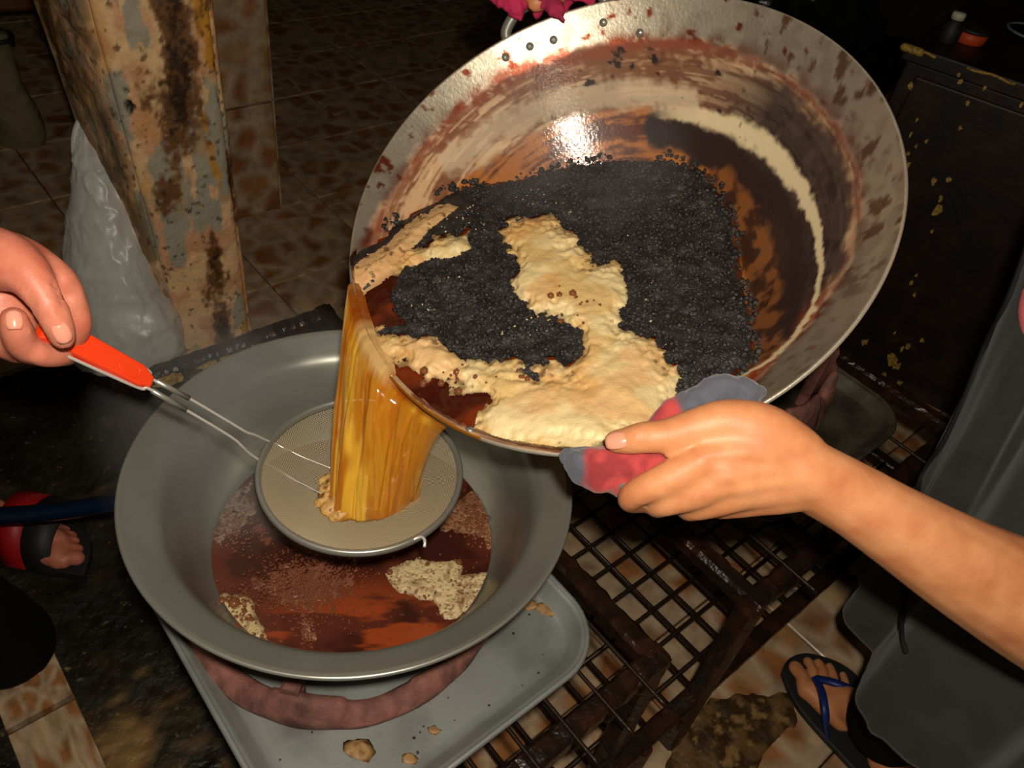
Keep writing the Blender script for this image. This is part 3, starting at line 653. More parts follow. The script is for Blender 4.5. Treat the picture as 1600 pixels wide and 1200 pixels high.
# handle: two wires bent in to the rim, and the grip
hw = lambda y: 0.0
W1 = [(60, 536, 0.510), (212, 604, 0.582), (232, 607, 0.590), (290, 640, 0.622), (360, 682, 0.664), (378, 697, 0.678), (388, 707, 0.690), (404, 718, 0.706)]
W2 = [(100, 505, 0.530), (225, 574, 0.590), (238, 592, 0.598), (295, 622, 0.628), (368, 665, 0.670), (385, 675, 0.682), (400, 680, 0.694), (421, 690, 0.716)]
for W in (W1, W2):
    pts = [at_w(*p) for p in W]
    tube('handle_wire', pts, 0.00125, M_chrome, st, n=60)
    tube('wire_sleeve', [pts[3] + (pts[2] - pts[3]) * 0.9, pts[3]], 0.0022, M_steel, st)
gp = [(57, 528, 0.508), (212, 604, 0.582), (231, 606, 0.589), (236, 592, 0.596), (222, 573, 0.590), (100, 504, 0.530), (70, 495, 0.512)]
_a, _b, _c = at_w(57, 528, .510), at_w(212, 604, .582), at_w(222, 573, .590); _n = np.cross(_b - _a, _c - _a)
def on_grip(x, y): d = at_w(x, y, 1.0) - CAM; return CAM + d * (((_a - CAM) @ _n) / (d @ _n))
G = np.array([on_grip(x, y) for x, y, _ in gp]); gc = G.mean(0); gn = np.cross(G[1] - G[0], G[4] - G[0]); gn /= np.linalg.norm(gn)
if gn @ (CAM - gc) < 0: gn = -gn
V = []; m_ = len(G)
for off_, ins in ((-0.0055, 0.0012), (-0.004, 0), (0.003, 0), (0.0048, 0.0010)):
    for p in G: d = gc - p; V.append(p + gn * off_ + d / np.linalg.norm(d) * ins * 2)
F = [tuple(f) for f in grid_faces(4, m_, True)] + [tuple(range(m_))[::-1], tuple(range(3 * m_, 4 * m_))]
o = mesh_obj('grip', V, F, M_red, st, False); md = o.modifiers.new('b', 'BEVEL'); md.width = 0.0012; md.segments = 3; md.limit_method = 'ANGLE'
# moulded oval in the grip
ec = on_grip(195, 577); e1 = on_grip(212, 586) - ec; e2 = np.cross(gn, e1); e2 = e2 / np.linalg.norm(e2) * 0.006
tube('moulded_oval', [ec + gn * 0.0047 + e1 * 0.9 * math.cos(t) + e2 * math.sin(t) for t in np.linspace(0, 2 * np.pi, 40, endpoint=False)], 0.0004, M_red, st, seg=6, closed=True)

# ------------------------------------------------------------------ wok
Nw = np.array([-0.364, -0.385, 0.848]); Nw /= np.linalg.norm(Nw)
CW = CAM + (np.array([0.0494, 0.6612, 0.8432]) - CAM) * 0.95; RW_ = 0.2375; DW = 0.165; PK = 1.85
XW = np.array([0, 0, -1.0]) - Nw * (Nw @ np.array([0, 0, -1.0])); XW /= np.linalg.norm(XW); YW = np.cross(Nw, XW)
WB = np.stack([XW, YW, Nw])                                        # rows: local axes in world
def w2l(P): return (np.asarray(P) - CW) @ WB.T
def l2w(p): return np.asarray(p) @ WB + CW
def bowl_z(r):
    t = np.clip(np.asarray(r) / RW_, 0, 1.05); return -DW * (1 - t ** PK)
def on_bowl(px, py):               # where the line of sight through a pixel meets the inside of the wok
    o = w2l(CAM); d = (at_w(px, py, 1.0) - CAM) @ WB.T
    t = np.linspace(0.3, 1.6, 2600); p = o + d * t[:, None]; f = p[:, 2] - bowl_z(np.hypot(p[:, 0], p[:, 1])); ok = np.hypot(p[:, 0], p[:, 1]) < RW_ * 1.02
    k = np.where((f < 0) & ok)[0]
    if len(k) == 0: return p[np.argmin(np.abs(f))]
    return p[k[0]]
nr, na = 190, 560
t = np.linspace(0.0, 1, nr) ** 0.9; th = np.linspace(0, 2 * np.pi, na, endpoint=False)
Rg, Tg = np.meshgrid(t * RW_, th, indexing='ij'); L_in = np.stack([Rg * np.cos(Tg), Rg * np.sin(Tg), bowl_z(Rg)], -1)
tt = Rg / RW_; ang = np.degrees((Tg + np.pi) % (2 * np.pi) - np.pi)   # 0 = pouring lip, + = hand side
wpx, wpy = to_px(l2w(L_in.reshape(-1, 3))); wpx = wpx.reshape(nr, na); wpy = wpy.reshape(nr, na)
cyl = np.stack([np.cos(Tg) * 2.2, np.sin(Tg) * 2.2, tt * 34], -1); cylf = np.stack([np.cos(Tg) * 6, np.sin(Tg) * 6, tt * 85], -1); xyz = L_in
s1 = fbm(cyl, 3, 4); s2 = fbm(cylf, 9, 4); sp = fbm(xyz * 70, 15, 3); sp2 = fbm(xyz * 170, 19, 3)
def win(a, lo, hi, soft):          # angular window, degrees
    d = (a - lo) % 360; wdt = (hi - lo) % 360
    return np.where(d <= wdt, np.minimum(1, np.minimum(d, wdt - d) / soft), 0.0)
A3 = ang
def by_angle(pxs, extra=()):        # limit of a stain, traced round the bowl: angle -> r / R
    L_ = []
    for p in pxs: q_ = on_bowl(*p); L_.append((math.degrees(math.atan2(q_[1], q_[0])), math.hypot(q_[0], q_[1]) / RW_))
    L_ = sorted(L_ + list(extra)); a_ = np.array([l[0] for l in L_]); t_ = np.array([l[1] for l in L_])
    return np.interp(A3, np.r_[a_ - 360, a_, a_ + 360], np.r_[t_, t_, t_])
tl = by_angle([(575, 380), (620, 290), (700, 190), (780, 130), (900, 85), (1000, 66), (1100, 68), (1200, 98), (1285, 165), (1335, 240), (1345, 310), (1330, 400), (1285, 480), (1215, 555)], [(-20, .985), (0, 1.02), (50, 1.02), (62, .95)]); tq_ = tt - tl
tg_ = by_angle([(640, 345), (700, 300), (760, 258), (820, 220), (900, 182), (1000, 168), (1090, 188), (1170, 245), (1225, 330), (1240, 420), (1215, 520)], [(-30, .9), (0, .95), (60, .9)]); gq_ = tt - tg_
c = lin((186, 176, 156)) * np.ones(L_in.shape)
c = mixc(c, lin((150, 138, 118)), sstep(0.4, 0.6, sp) * 0.5)
# tan, streaky fried-on film below the rim band
film = sstep(0.012, -0.012, tq_ + (sp - 0.5) * 0.05)
tan = mixc(lin((196, 158, 118)) * np.ones(L_in.shape), lin((122, 76, 50)), np.maximum(sstep(0.47, 0.58, s1 * 0.6 + s2 * 0.4 + (sp2 - 0.5) * 0.18), .8 * sstep(.52, .60, fbm(np.stack([np.cos(Tg) * 3, np.sin(Tg) * 3, tt * 120], -1), 39, 3) + (sp2 - .5) * .16)))
tan = mixc(tan, lin((222, 192, 150)), sstep(0.60, 0.68, s2 + (sp2 - 0.5) * 0.1) * 0.7)
tan = mixc(tan, lin((112, 74, 48)), win(A3, 195, 262, 30) * sstep(0.42, 0.6, fbm(np.stack([np.cos(Tg) * 4, np.sin(Tg) * 4, tt * 30], -1), 29, 4)) * .75)
c = mixc(c, tan, film)
# brown-red tide mark at the top of the film
tide = np.exp(-((tq_ + 0.004 - (sp - 0.5) * 0.05) / 0.022) ** 2)
c = mixc(c, lin((128, 66, 44)), np.clip(tide * (0.5 + win(A3, 180, 300, 25) * 0.6 + win(A3, 300, 345, 15) * 0.5) * sstep(0.25, 0.5, sp2 + 0.1), 0, 1))
# burnt purple-brown on the hand side and far side of the bowl
burn = np.clip(win(A3, 62, 218, 45) * sstep(0.01, -0.05, tq_ + (sp - 0.5) * 0.08), 0, 1)
c = mixc(c, mixc(lin((54, 41, 40)) * np.ones(L_in.shape), lin((34, 25, 26)), sstep(0.4, 0.6, sp)), burn * 0.95)
redb = win(A3, 60, 112, 15) * np.exp(-((tq_ + 0.03 - (sp - 0.5) * 0.08) / 0.045) ** 2)
c = mixc(c, lin((128, 44, 16)), np.clip(redb * 1.1, 0, 1) * sstep(0.3, 0.55, sp2 + 0.05))
spots_r = sstep(0.66, 0.70, fbm(xyz * 95 + 4, 27, 3)) * sstep(-0.03, 0.01, tq_); c = mixc(c, lin((120, 56, 34)), spots_r * (0.4 + 0.6 * np.clip(win(A3, 150, 330, 30), 0, 1)))
smr = sstep(0.60, 0.66, fbm(np.stack([np.cos(Tg) * 16, np.sin(Tg) * 16, tt * 14], -1), 33, 4)) * win(A3, 95, 215, 20) * sstep(-0.01, 0.015, tq_); c = mixc(c, lin((112, 78, 58)), smr * 0.9)
# orange glaze and dark oil around the curds
glz = sstep(0.012, -0.02, gq_ + (s1 - 0.5) * 0.07 + (sp - .5) * .04)
og = mixc(lin((170, 102, 40)) * np.ones(L_in.shape), lin((86, 40, 16)), sstep(0.45, 0.60, s2 * 0.5 + s1 * 0.5 + (sp - 0.5) * 0.25))
c = mixc(c, og, glz)
drk = on_bowl(1100, 235)
dk, _ = line_d(L_in[..., 0], L_in[..., 1], [on_bowl(*p)[:2] for p in ((1030, 200), (1075, 212), (1125, 240), (1180, 290), (1225, 360), (1235, 440), (1215, 520))])
c = mixc(c, lin((44, 30, 28)), 1 - sstep(0.010, 0.021, dk + (sp - 0.5) * 0.02))
bk, _ = line_d(L_in[..., 0], L_in[..., 1], [on_bowl(*p)[:2] for p in ((1120, 290), (1165, 350), (1190, 420), (1195, 500), (1190, 550))])
c = mixc(c, mixc(lin((120, 72, 36)) * np.ones(L_in.shape), lin((58, 34, 22)), sstep(0.45, 0.6, sp)), 1 - sstep(0.010, 0.018, bk + (sp - 0.5) * 0.014))
# cream scum line left when the wok stood level
scum = [on_bowl(*p)[:2] for p in ((1010, 172), (1090, 180), (1150, 198), (1205, 235), (1250, 290), (1277, 350), (1284, 420), (1268, 485), (1235, 535), (1195, 568), (1150, 590))]
ds, ts_ = line_d(L_in[..., 0], L_in[..., 1], scum); wd_ = 0.0022 + 0.0058 * np.exp(-((ts_ - 0.25) / 0.22) ** 2)
c = mixc(c, lin((206, 188, 148)), (1 - sstep(0.6, 1.25, (ds + (sp2 - 0.5) * 0.006) / wd_)) * sstep(0, 0.08, ts_) * 0.95)
sh2 = [on_bowl(*p)[:2] for p in ((700, 255), (780, 198), (860, 165), (930, 148), (1010, 145), (1080, 160))]; ds2, _ = line_d(L_in[..., 0], L_in[..., 1], sh2)
c = mixc(c, lin((190, 170, 140)), (1 - sstep(0.3, 1.2, (ds2 + (sp2 - 0.5) * 0.014) / 0.012)) * 0.75)
# black specks, mostly on the far wall
spk = sstep(0.73, 0.76, fbm(xyz * 110 + 11, 41, 2)) * win(A3, 165, 262, 25) * sstep(-0.02, 0.03, gq_) * sstep(0.0, -0.03, tq_); c = mixc(c, lin((36, 26, 20)), spk)
spx = (1 - sstep(0.5, 1.0, np.hypot((wpx - 985) / 62, (wpy - 90) / 26))) * sstep(0.6, 0.66, fbm(xyz * 130, 43, 3)); c = mixc(c, lin((26, 20, 18)), np.clip(spx * 1.4, 0, 1))
# outside and rolled edge
ro = np.array([(RW_ + 0.0012, 0.0005), (RW_ + 0.003, -0.0012), (RW_ + 0.0022, -0.0036)])
outer_t = np.linspace(0.985, 0, 60); outr = [(RW_ * x + 0.002, float(bowl_z(RW_ * x)) - 0.0032) for x in outer_t]
rings = [np.stack([np.full(na, r) * np.cos(th), np.full(na, r) * np.sin(th), np.full(na, z)], -1) for r, z in list(ro) + outr]
Lall = np.vstack([L_in.reshape(-1, 3)] + rings); ncol = np.vstack([c.reshape(-1, 3), np.tile(np.where(((np.degrees(th) + 180) % 360 - 180 > -30)[:, None] & ((np.degrees(th) + 180) % 360 - 180 < 22)[:, None], lin((186, 120, 30)), lin((196, 188, 168))), (3, 1)), np.tile(lin((58, 48, 40)), (len(outr) * na, 1))])
wok = thing('frying_wok', 'large stained steel wok tilted to pour hot oil into the strainer', 'wok', l2w([0, 0, -DW]))
mesh_obj('wok_bowl', l2w(Lall), grid_faces(nr + 3 + len(outr), na, True), M_wokin, wok, True, col=ncol, attrs={'metal': np.r_[(0.78 - 0.72 * film).ravel(), np.full(3 * na, .7), np.full(len(outr) * na, .3)], 'gloss': np.r_[(0.03 + .5 * glz * film).ravel(), np.full((3 + len(outr)) * na, .05)], 'rough': np.r_[(.40 + .24 * film - .24 * glz * film + (sp - .5) * .1).ravel(), np.full(3 * na, .35), np.full(len(outr) * na, .6)]})
def rim_pt(deg, dr=0.0, dz=0.0):
    a = math.radians(deg); return l2w([(RW_ + dr) * math.cos(a), (RW_ + dr) * math.sin(a), dz])
def wok_handle(a0, a1):
    am = (a0 + a1) / 2
    pts = [rim_pt(a0, -0.006, -0.022), rim_pt(a0, 0.006, -0.016), rim_pt(a0 + (a1 - a0) * 0.02, 0.018, -0.006), rim_pt(a0 + (a1 - a0) * 0.22, 0.028, 0.002), rim_pt(am, 0.030, 0.002), rim_pt(a1 - (a1 - a0) * 0.22, 0.028, 0.002), rim_pt(a1 - (a1 - a0) * 0.02, 0.018, -0.006), rim_pt(a1, 0.006, -0.016), rim_pt(a1, -0.006, -0.022)]
    tube('loop_handle', pts, 0.0058, M_steel, wok, seg=12, n=60, rc=True)
wok_handle(-111, -135); wok_handle(45, 72)
for x, y in ((790, 90), (828, 73), (865, 63), (943, 36), (945, 690), (556, 478), (1000, 52), (735, 672)):
    p = on_bowl(x, y); rr_ = math.hypot(p[0], p[1]); sl = DW * PK * (rr_ / RW_) ** (PK - 1) / RW_; nl = np.array([-p[0] / rr_ * sl, -p[1] / rr_ * sl, 1.0]); nl /= np.linalg.norm(nl)
    V, F = lathe_data([(0, 0.0026), (0.0022, 0.0023), (0.0038, 0.0012), (0.0044, -0.001), (0, -0.001)], 16); e1 = np.cross(nl, [0, 0, 1.0]); e1 /= np.linalg.norm(e1); e2 = np.cross(nl, e1)
    V = V[:, :1] * e1 + V[:, 1:2] * e2 + V[:, 2:] * nl + np.r_[p[:2], bowl_z(rr_)]; mesh_obj('rivet', l2w(V), F, M_steel, wok)

# what is in the wok: surface spanned between its edge on the bowl wall and the pouring lip
edge_px = [(549, 412), (600, 372), (655, 328), (705, 306), (760, 290), (830, 280), (900, 264), (970, 252), (1040, 254), (1085, 268), (1120, 298), (1142, 340), (1152, 400), (1160, 460), (1172, 520), (1170, 565), (1130, 598), (1080, 625), (1030, 660)]
ed = [on_bowl(*p)[:2] for p in edge_px]
for d in np.arange(50, -31, -6): a = math.radians(d); ed.append(np.array([math.cos(a), math.sin(a)]) * RW_ * 0.985)
ed = np.array(ed)
GN = 100; gx = np.linspace(-RW_, RW_, GN); GX, GY = np.meshgrid(gx, gx, indexing='ij'); ins = poly_sd(GX, GY, ed) > 0
GZ = bowl_z(np.hypot(GX, GY)); bz = GZ.copy(); GZ[ins] = -0.03
for _ in range(3500):
    avg = GZ.copy(); avg[1:-1, 1:-1] = 0.25 * (GZ[2:, 1:-1] + GZ[:-2, 1:-1] + GZ[1:-1, 2:] + GZ[1:-1, :-2]); GZ = np.where(ins, avg, bz)
def surf(x, y):
    fx = np.clip((x + RW_) / (2 * RW_) * (GN - 1), 0, GN - 1.001); fy = np.clip((y + RW_) / (2 * RW_) * (GN - 1), 0, GN - 1.001); i = fx.astype(int); j = fy.astype(int); a = fx - i; b = fy - j
    return GZ[i, j] * (1 - a) * (1 - b) + GZ[i + 1, j] * a * (1 - b) + GZ[i, j + 1] * (1 - a) * b + GZ[i + 1, j + 1] * a * b
def snap(V):
    V = V.copy(); r = np.hypot(V[:, 0], V[:, 1]); k = np.minimum(1, RW_ * 0.988 / np.maximum(r, 1e-9)); V[:, :2] *= k[:, None]; V[:, 2] = np.where(k < 1, np.maximum(V[:, 2], -0.006), V[:, 2]); return V
HN = 360; hx = np.linspace(-RW_, RW_, HN); HX, HY = np.meshgrid(hx, hx, indexing='ij'); HZ = surf(HX, HY); HS = poly_sd(HX, HY, ed); hp_ = np.stack([HX, HY, HX * 0], -1)
cpx, cpy = to_px(l2w(np.stack([HX, HY, HZ], -1).reshape(-1, 3))); cpx = cpx.reshape(HX.shape); cpy = cpy.reshape(HX.shape)
FA = [(545, 520), (600, 510), (650, 520), (690, 535), (720, 545), (770, 560), (830, 572), (880, 580), (908, 560), (900, 522), (860, 500), (805, 480), (790, 450), (800, 420), (780, 390), (775, 370), (790, 345), (830, 333), (870, 340), (890, 370), (920, 395), (960, 410), (990, 440), (990, 480), (980, 510), (1010, 530), (1040, 560), (1060, 590), (1085, 612), (1060, 650), (1010, 690), (940, 712), (860, 712), (790, 700), (728, 678), (752, 622), (700, 620), (670, 605), (655, 585), (640, 576), (610, 574), (590, 592), (575, 590), (545, 560)]
FB = [(620, 400), (650, 388), (700, 375), (735, 370), (744, 395), (720, 412), (680, 415), (650, 428), (622, 428)]
FC = [(535, 450), (560, 415), (600, 388), (650, 345), (700, 318), (725, 325), (665, 378), (612, 428), (572, 456), (540, 480)]
OILP = [(540, 470), (575, 455), (605, 432), (640, 402), (622, 440), (612, 470), (636, 508), (600, 516), (545, 530)]
OIL2 = [(600, 570), (650, 583), (672, 606), (700, 620), (754, 622), (736, 680), (700, 680), (650, 650), (600, 605)]
n1 = fbm(hp_ * 45, 5, 4) - 0.5; n2 = fbm(hp_ * 130, 8, 3) - 0.5
sA = np.maximum(poly_sd(cpx, cpy, FA), poly_sd(cpx, cpy, FB)) + n1 * 52 + n2 * 26; sC = poly_sd(cpx, cpy, FC) + n2 * 6 + 3
sO = np.maximum(poly_sd(cpx, cpy, OILP), poly_sd(cpx, cpy, OIL2)) + n1 * 8
sA = np.where(poly_sd(cpx, cpy, OIL2) + n1 * 8 > 0, -20, sA); sO = np.maximum(sO, np.where((poly_sd(cpx, cpy, OIL2) > -30) & (sA < 2), 6, -99))
sF = np.maximum(sA, sC)
V, F, used = masked_grid(np.stack([HX, HY, HZ - 0.001 + n1 * 0.002], -1), HS > -0.008)
V = snap(V)
oc = mixc(lin((104, 38, 12)) * np.ones(HX.shape + (3,)), lin((58, 20, 10)), sstep(0.42, 0.6, fbm(hp_ * 26, 77, 3)))
tag(mesh_obj('wok_oil', l2w(V), F, M_oilwok, None, True, col=oc.reshape(-1, 3)[used]), 'dark amber oil lying along the pouring lip of the wok', 'oil', kind='stuff')
# burnt curds: one lumpy bed and loose grains
dm = (HS > -0.002) & (sO < 0) & (sF < 6)
bed = HZ + 0.001 + 0.0045 * sstep(0, 0.012, HS) + n2 * 0.006 + n1 * 0.008 - 0.004 * sstep(-3, 1, sO)
V, F, used = masked_grid(np.stack([HX, HY, bed], -1), dm & (HS + n1 * 0.012 > 0.0))
V = snap(V)
curd = tag(mesh_obj('burnt_curds', l2w(V), F, M_curd), 'bed of black burnt curds covering the bottom of the wok', 'curds', kind='stuff')
ok = np.argwhere((HS > -0.010) & (sO < 2) & (sF < 2) & (HS + n1 * 0.03 > -0.006) & (sC < -16) & (np.hypot(HX, HY) < RW_ * 0.93)); sel = ok[rng.integers(0, len(ok), 9000)]
pts = np.stack([HX[sel[:, 0], sel[:, 1]], HY[sel[:, 0], sel[:, 1]], 0 * sel[:, 0]], -1) + (rng.random((len(sel), 3)) - 0.5) * 0.002
hs_ = HS[sel[:, 0], sel[:, 1]]; pts[:, 2] = np.where(hs_ > 0.002, bed[sel[:, 0], sel[:, 1]], bowl_z(np.hypot(pts[:, 0], pts[:, 1]))) + 0.0004
V, F = scatter(pts, np.where(hs_ < .004, 0.0007 + rng.random(len(sel)) ** 3 * 0.0034, 0.0006 + rng.random(len(sel)) ** 4 * 0.0024), 0.8, 0.35); mesh_obj('loose_grains', l2w(V), F, M_curd, curd)['kind'] = 'stuff'
# foam
foamc = mixc(lin((206, 172, 112)) * np.ones(HX.shape + (3,)), lin((216, 194, 142)), sstep(0.42, 0.6, fbm(hp_ * 30, 51, 4)))
foamc = mixc(foamc, lin((206, 146, 82)), sstep(0.50, 0.66, fbm(hp_ * 24 + 7, 57, 4)) * 0.5)
foamc = mixc(foamc, lin((92, 72, 44)), sstep(12, -2, sF) * 0.85)
foamc = mixc(foamc, lin((206, 160, 112)), np.where(sC > sA, 0.6, 0.0))
por = sstep(0.70, 0.76, fbm(hp_ * 210, 63, 2)) * sstep(30, 8, sA); foamc = mixc(foamc, lin((90, 58, 30)), por * 0.8)
fz = HZ + 0.0012 + (0.0062 * sstep(-2, 34, sF)) * sstep(-0.002, 0.02, HS) + n1 * 0.006 * sstep(0, 20, sF) + n2 * 0.0018 * sstep(0, 15, sF) - por * 0.001
V, F, used = masked_grid(np.stack([HX, HY, fz], -1), (sF > -2) & (HS > -0.008))
V = snap(V)
wf = tag(mesh_obj('wok_foam', l2w(V), F, M_foam, None, True, col=foamc.reshape(-1, 3)[used]), 'thick cream and golden foam floating over the curds in the wok', 'foam', kind='stuff')
# froth flecks and dark bubbles on the foam border
ok = np.argwhere((sA < 0) & (sA > -34) & (HS > 0.004) & (sO < 0) & (n1 > 0.05)); sel = ok[rng.integers(0, len(ok), 140)]
pts = np.stack([HX[sel[:, 0], sel[:, 1]], HY[sel[:, 0], sel[:, 1]], bed[sel[:, 0], sel[:, 1]] + 0.0012], -1)
V, F = scatter(pts, 0.0003 + rng.random(len(sel)) ** 2 * 0.0008, 0.7, 0.2); mesh_obj('froth_flecks', l2w(V), F, mat('froth', lin((206, 186, 150)), 0.4), wf)['kind'] = 'stuff'
for k in range(34):
    cx, cy = random.choice(((690, 595), (720, 600), (870, 470), (900, 475), (800, 585), (895, 505), (700, 590))); x, y = cx + random.gauss(0, 22), cy + random.gauss(0, 8)
    j = np.argmin((cpx - x) ** 2 + (cpy - y) ** 2); p = np.array([HX.flat[j], HY.flat[j], max(fz.flat[j], bed.flat[j])])
    if k == 0: DB = ([], [])
    DB[0].append(p); DB[1].append(0.0012 + random.random() ** 2 * 0.0034)
V, F = scatter(DB[0], DB[1], 0.8, 0.03); mesh_obj('foam_bubbles', l2w(V), F, M_bubble, wf)['kind'] = 'stuff'

# ------------------------------------------------------------------ the pour
NA, NS, NL = 90, 80, 12; top = []; bot = []; lips = []
degs = np.linspace(-30, 13, NA); bx = np.linspace(0, 1, NA)
for k, d in enumerate(degs):
    over = sstep(1, -7, d); top.append(rim_pt(d, 0.003, 0.0035 * over - 0.012 * (1 - over)))
    ph = math.pi * (1.0 - bx[k]); bot.append(at_z(584 + 62 * math.cos(ph), 786 + 20 * math.sin(ph), 0.612))
    row = []
    for f in np.linspace(0.965, 1.0, NL):
        a_ = math.radians(d); q_ = l2w([RW_ * f * math.cos(a_), RW_ * f * math.sin(a_), max(float(surf(np.array(RW_ * f * math.cos(a_)), np.array(RW_ * f * math.sin(a_)))), -0.02) * (1 - sstep(.965, 1, f)) + 0.0035 * sstep(.965, 1, f) + .0006]); row.append(top[-1] + (q_ - top[-1]) * over)
    lips.append(row)
top = np.array(top); bot = np.array(bot); lips = np.array(lips).transpose(1, 0, 2); sheets = []
for side in (1, -1):
    S = [lips[i] + np.array([0, 0, 0.0003 * side]) for i in range(NL - 1)]
    for i, s in enumerate(np.linspace(0, 1, NS)):
        hor = top + (bot - top) * s; zz = top[:, 2] + (bot[:, 2] - top[:, 2]) * (0.25 * s + 0.75 * s * s)
        p = hor.copy(); p[:, 2] = zz
        out_ = np.array([-0.69, -0.72, 0.1]); wdt = np.sin(np.clip(bx, 0.0, 1.0) * math.pi) ** 0.6
        amt = (0.0012 + 0.004 * min(1, s * 6) + 0.009 * s) * wdt
        rip = (fbm(np.stack([bx * 16 + s * 1.2, np.full(NA, s * 1.6), np.full(NA, side * 3.0)], -1), 5, 3) - 0.5) * 0.016 * (0.1 + s) + (fbm(np.stack([bx * 60 + s * 2, np.full(NA, s * 1.4), np.full(NA, side)], -1), 15, 2) - 0.5) * 0.003 * min(1, s * 5)
        S.append(p + np.outer(side * amt + rip * wdt, out_))
    sheets.append(S)
NT = NS + NL - 1
P = np.array([np.vstack([sheets[0][i], sheets[1][i][::-1]]) for i in range(NT)])
sv = np.r_[np.zeros(NL - 1), np.linspace(0, 1, NS)][:, None].repeat(2 * NA, 1); bb = np.r_[bx, bx[::-1]][None].repeat(NT, 0)
streak = fbm(np.stack([bb * 34 + sv * 2, sv * 0.9, bb * 0], -1), 4, 3); wide = fbm(np.stack([bb * 6, sv * 2.4, bb * 0 + 5], -1), 14, 3)
cc = mixc(lin((206, 132, 24)) * np.ones(P.shape), lin((150, 82, 12)), sstep(0.48, 0.62, streak) * .8); cc = mixc(cc, lin((240, 186, 56)), sstep(0.55, 0.68, wide) * .8); cc = mixc(cc, lin((216, 180, 120)), sstep(0.12, 0.0, bb) * 0.6)
cc = mixc(cc, lin((120, 46, 10)), sstep(0.10, 0.0, sv) * 0.8)
cc = mixc(cc, lin((206, 166, 106)), sstep(0.16, 0.0, sv) * sstep(.22, .34, bb) * sstep(.66, .56, bb))
V = P.reshape(-1, 3); F = [tuple(f) for f in grid_faces(NT, 2 * NA, True)] + [tuple(range((NT - 1) * 2 * NA, NT * 2 * NA))]
tag(mesh_obj('oil_stream', V, F, M_flow, None, True, col=cc.reshape(-1, 3), attrs={'clear': np.clip(.50 + .5 * sstep(.4, .62, streak) + .35 * sstep(.1, 0, sv) - .22 * sstep(.5, .66, wide) - .25 * sstep(.1, 0, np.minimum(bb, 1 - bb)), .2, .96).ravel()}), 'golden sheet of oil pouring from the wok lip into the strainer', 'oil')
# froth where the stream lands
parts = []
for (x, y, r) in ((508, 768, 0.009), (503, 784, 0.008), (512, 797, 0.009), (526, 806, 0.008), (505, 752, 0.006), (514, 760, 0.008), (520, 785, 0.009)):
    p = at_z(x, y, 0.617); parts.append(chain([(p, r * 0.8), (p + [0.004, 0.004, 0.002], r * 0.7)]))
o = remeshed('landing_froth', parts, 0.0016, 2, M_foam); V = verts_of(o); nn_ = normals_of(o); V = V + nn_ * ((fbm(V * 300, 3, 3) - 0.5) * 0.004)[:, None]; set_verts(o, V)
lp = sstep(0.55, 0.68, fbm(V * 260, 9, 2)); set_col(o.data, mixc(lin((190, 148, 84)) * np.ones(V.shape), lin((110, 68, 26)), lp)); tag(o, 'brown froth collar where the pouring oil hits the strainer mesh', 'foam', kind='stuff')

# ------------------------------------------------------------------ rags, bag, cabinet
def rag(name, label, parts, voxel, matl, seed, amp=0.004, freq=60):
    t = thing(name, label, 'rag', parts[0][0].mean(0)); o = remeshed('cloth', parts, voxel, 2, matl, t)
    V = verts_of(o); n = normals_of(o); f = fbm(V * [freq, freq, freq * 0.6], seed, 3); V = V + n * ((np.abs(f - 0.5) * 2 - 0.25) * amp)[:, None]; set_verts(o, V)
    return t, o, V
A = at_w
parts = [chain([(A(892, 716, .590), .010), (A(930, 724, .582), .014), (A(985, 722, .578), .017), (A(1050, 705, .575), .018), (A(1110, 672, .574), .017), (A(1165, 632, .577), .012)]),
         chain([(A(1010, 690, .574), .008), (A(1050, 652, .570), .011), (A(1095, 622, .570), .012), (A(1140, 606, .570), .010), (A(1182, 612, .571), .008)]),
         chain([(A(905, 733, .590), .010), (A(965, 744, .582), .015), (A(1030, 738, .580), .016)])]
t, o, V = rag('pot_holder_rag', 'red and grey folded rag gripped under the thumb on the wok handle', parts, 0.0025, M_rag, 3, 0.010, 48)
px_, py_ = to_px(V); g = fbm(V * 40, 5, 2)
grey = np.maximum(sstep(918, 906, px_ + (g - .5) * 10), sstep(1060, 1074, px_ - (py_ - 640) * 0.4 + (g - .5) * 14))
cc = mixc(lin((172, 60, 58)) * np.ones(V.shape), lin((138, 42, 46)), sstep(.4, .6, fbm(V * 70, 9, 3))); cc = mixc(cc, lin((80, 82, 92)), grey); set_col(o.data, cc)
parts = [chain([(A(762, -22, .815), .014), (A(810, -16, .815), .020), (A(870, -22, .812), .022), (A(925, -30, .808), .014)]),
         chain([(A(795, -6, .812), .014), (A(808, 16, .812), .011), (A(816, 33, .812), .003)]),
         chain([(A(850, -6, .800), .013), (A(868, 12, .796), .009), (A(880, 33, .792), .0025)]),
         chain([(A(835, -10, .812), .013), (A(842, 12, .815), .008)]), chain([(A(905, -10, .800), .010), (A(925, 2, .798), .004)]), chain([(A(768, -6, .815), .008), (A(772, 6, .815), .003)])]
rag('magenta_rag', 'magenta rag wrapped round the far loop handle of the wok', parts, 0.0028, M_magenta, 8, 0.010, 75)

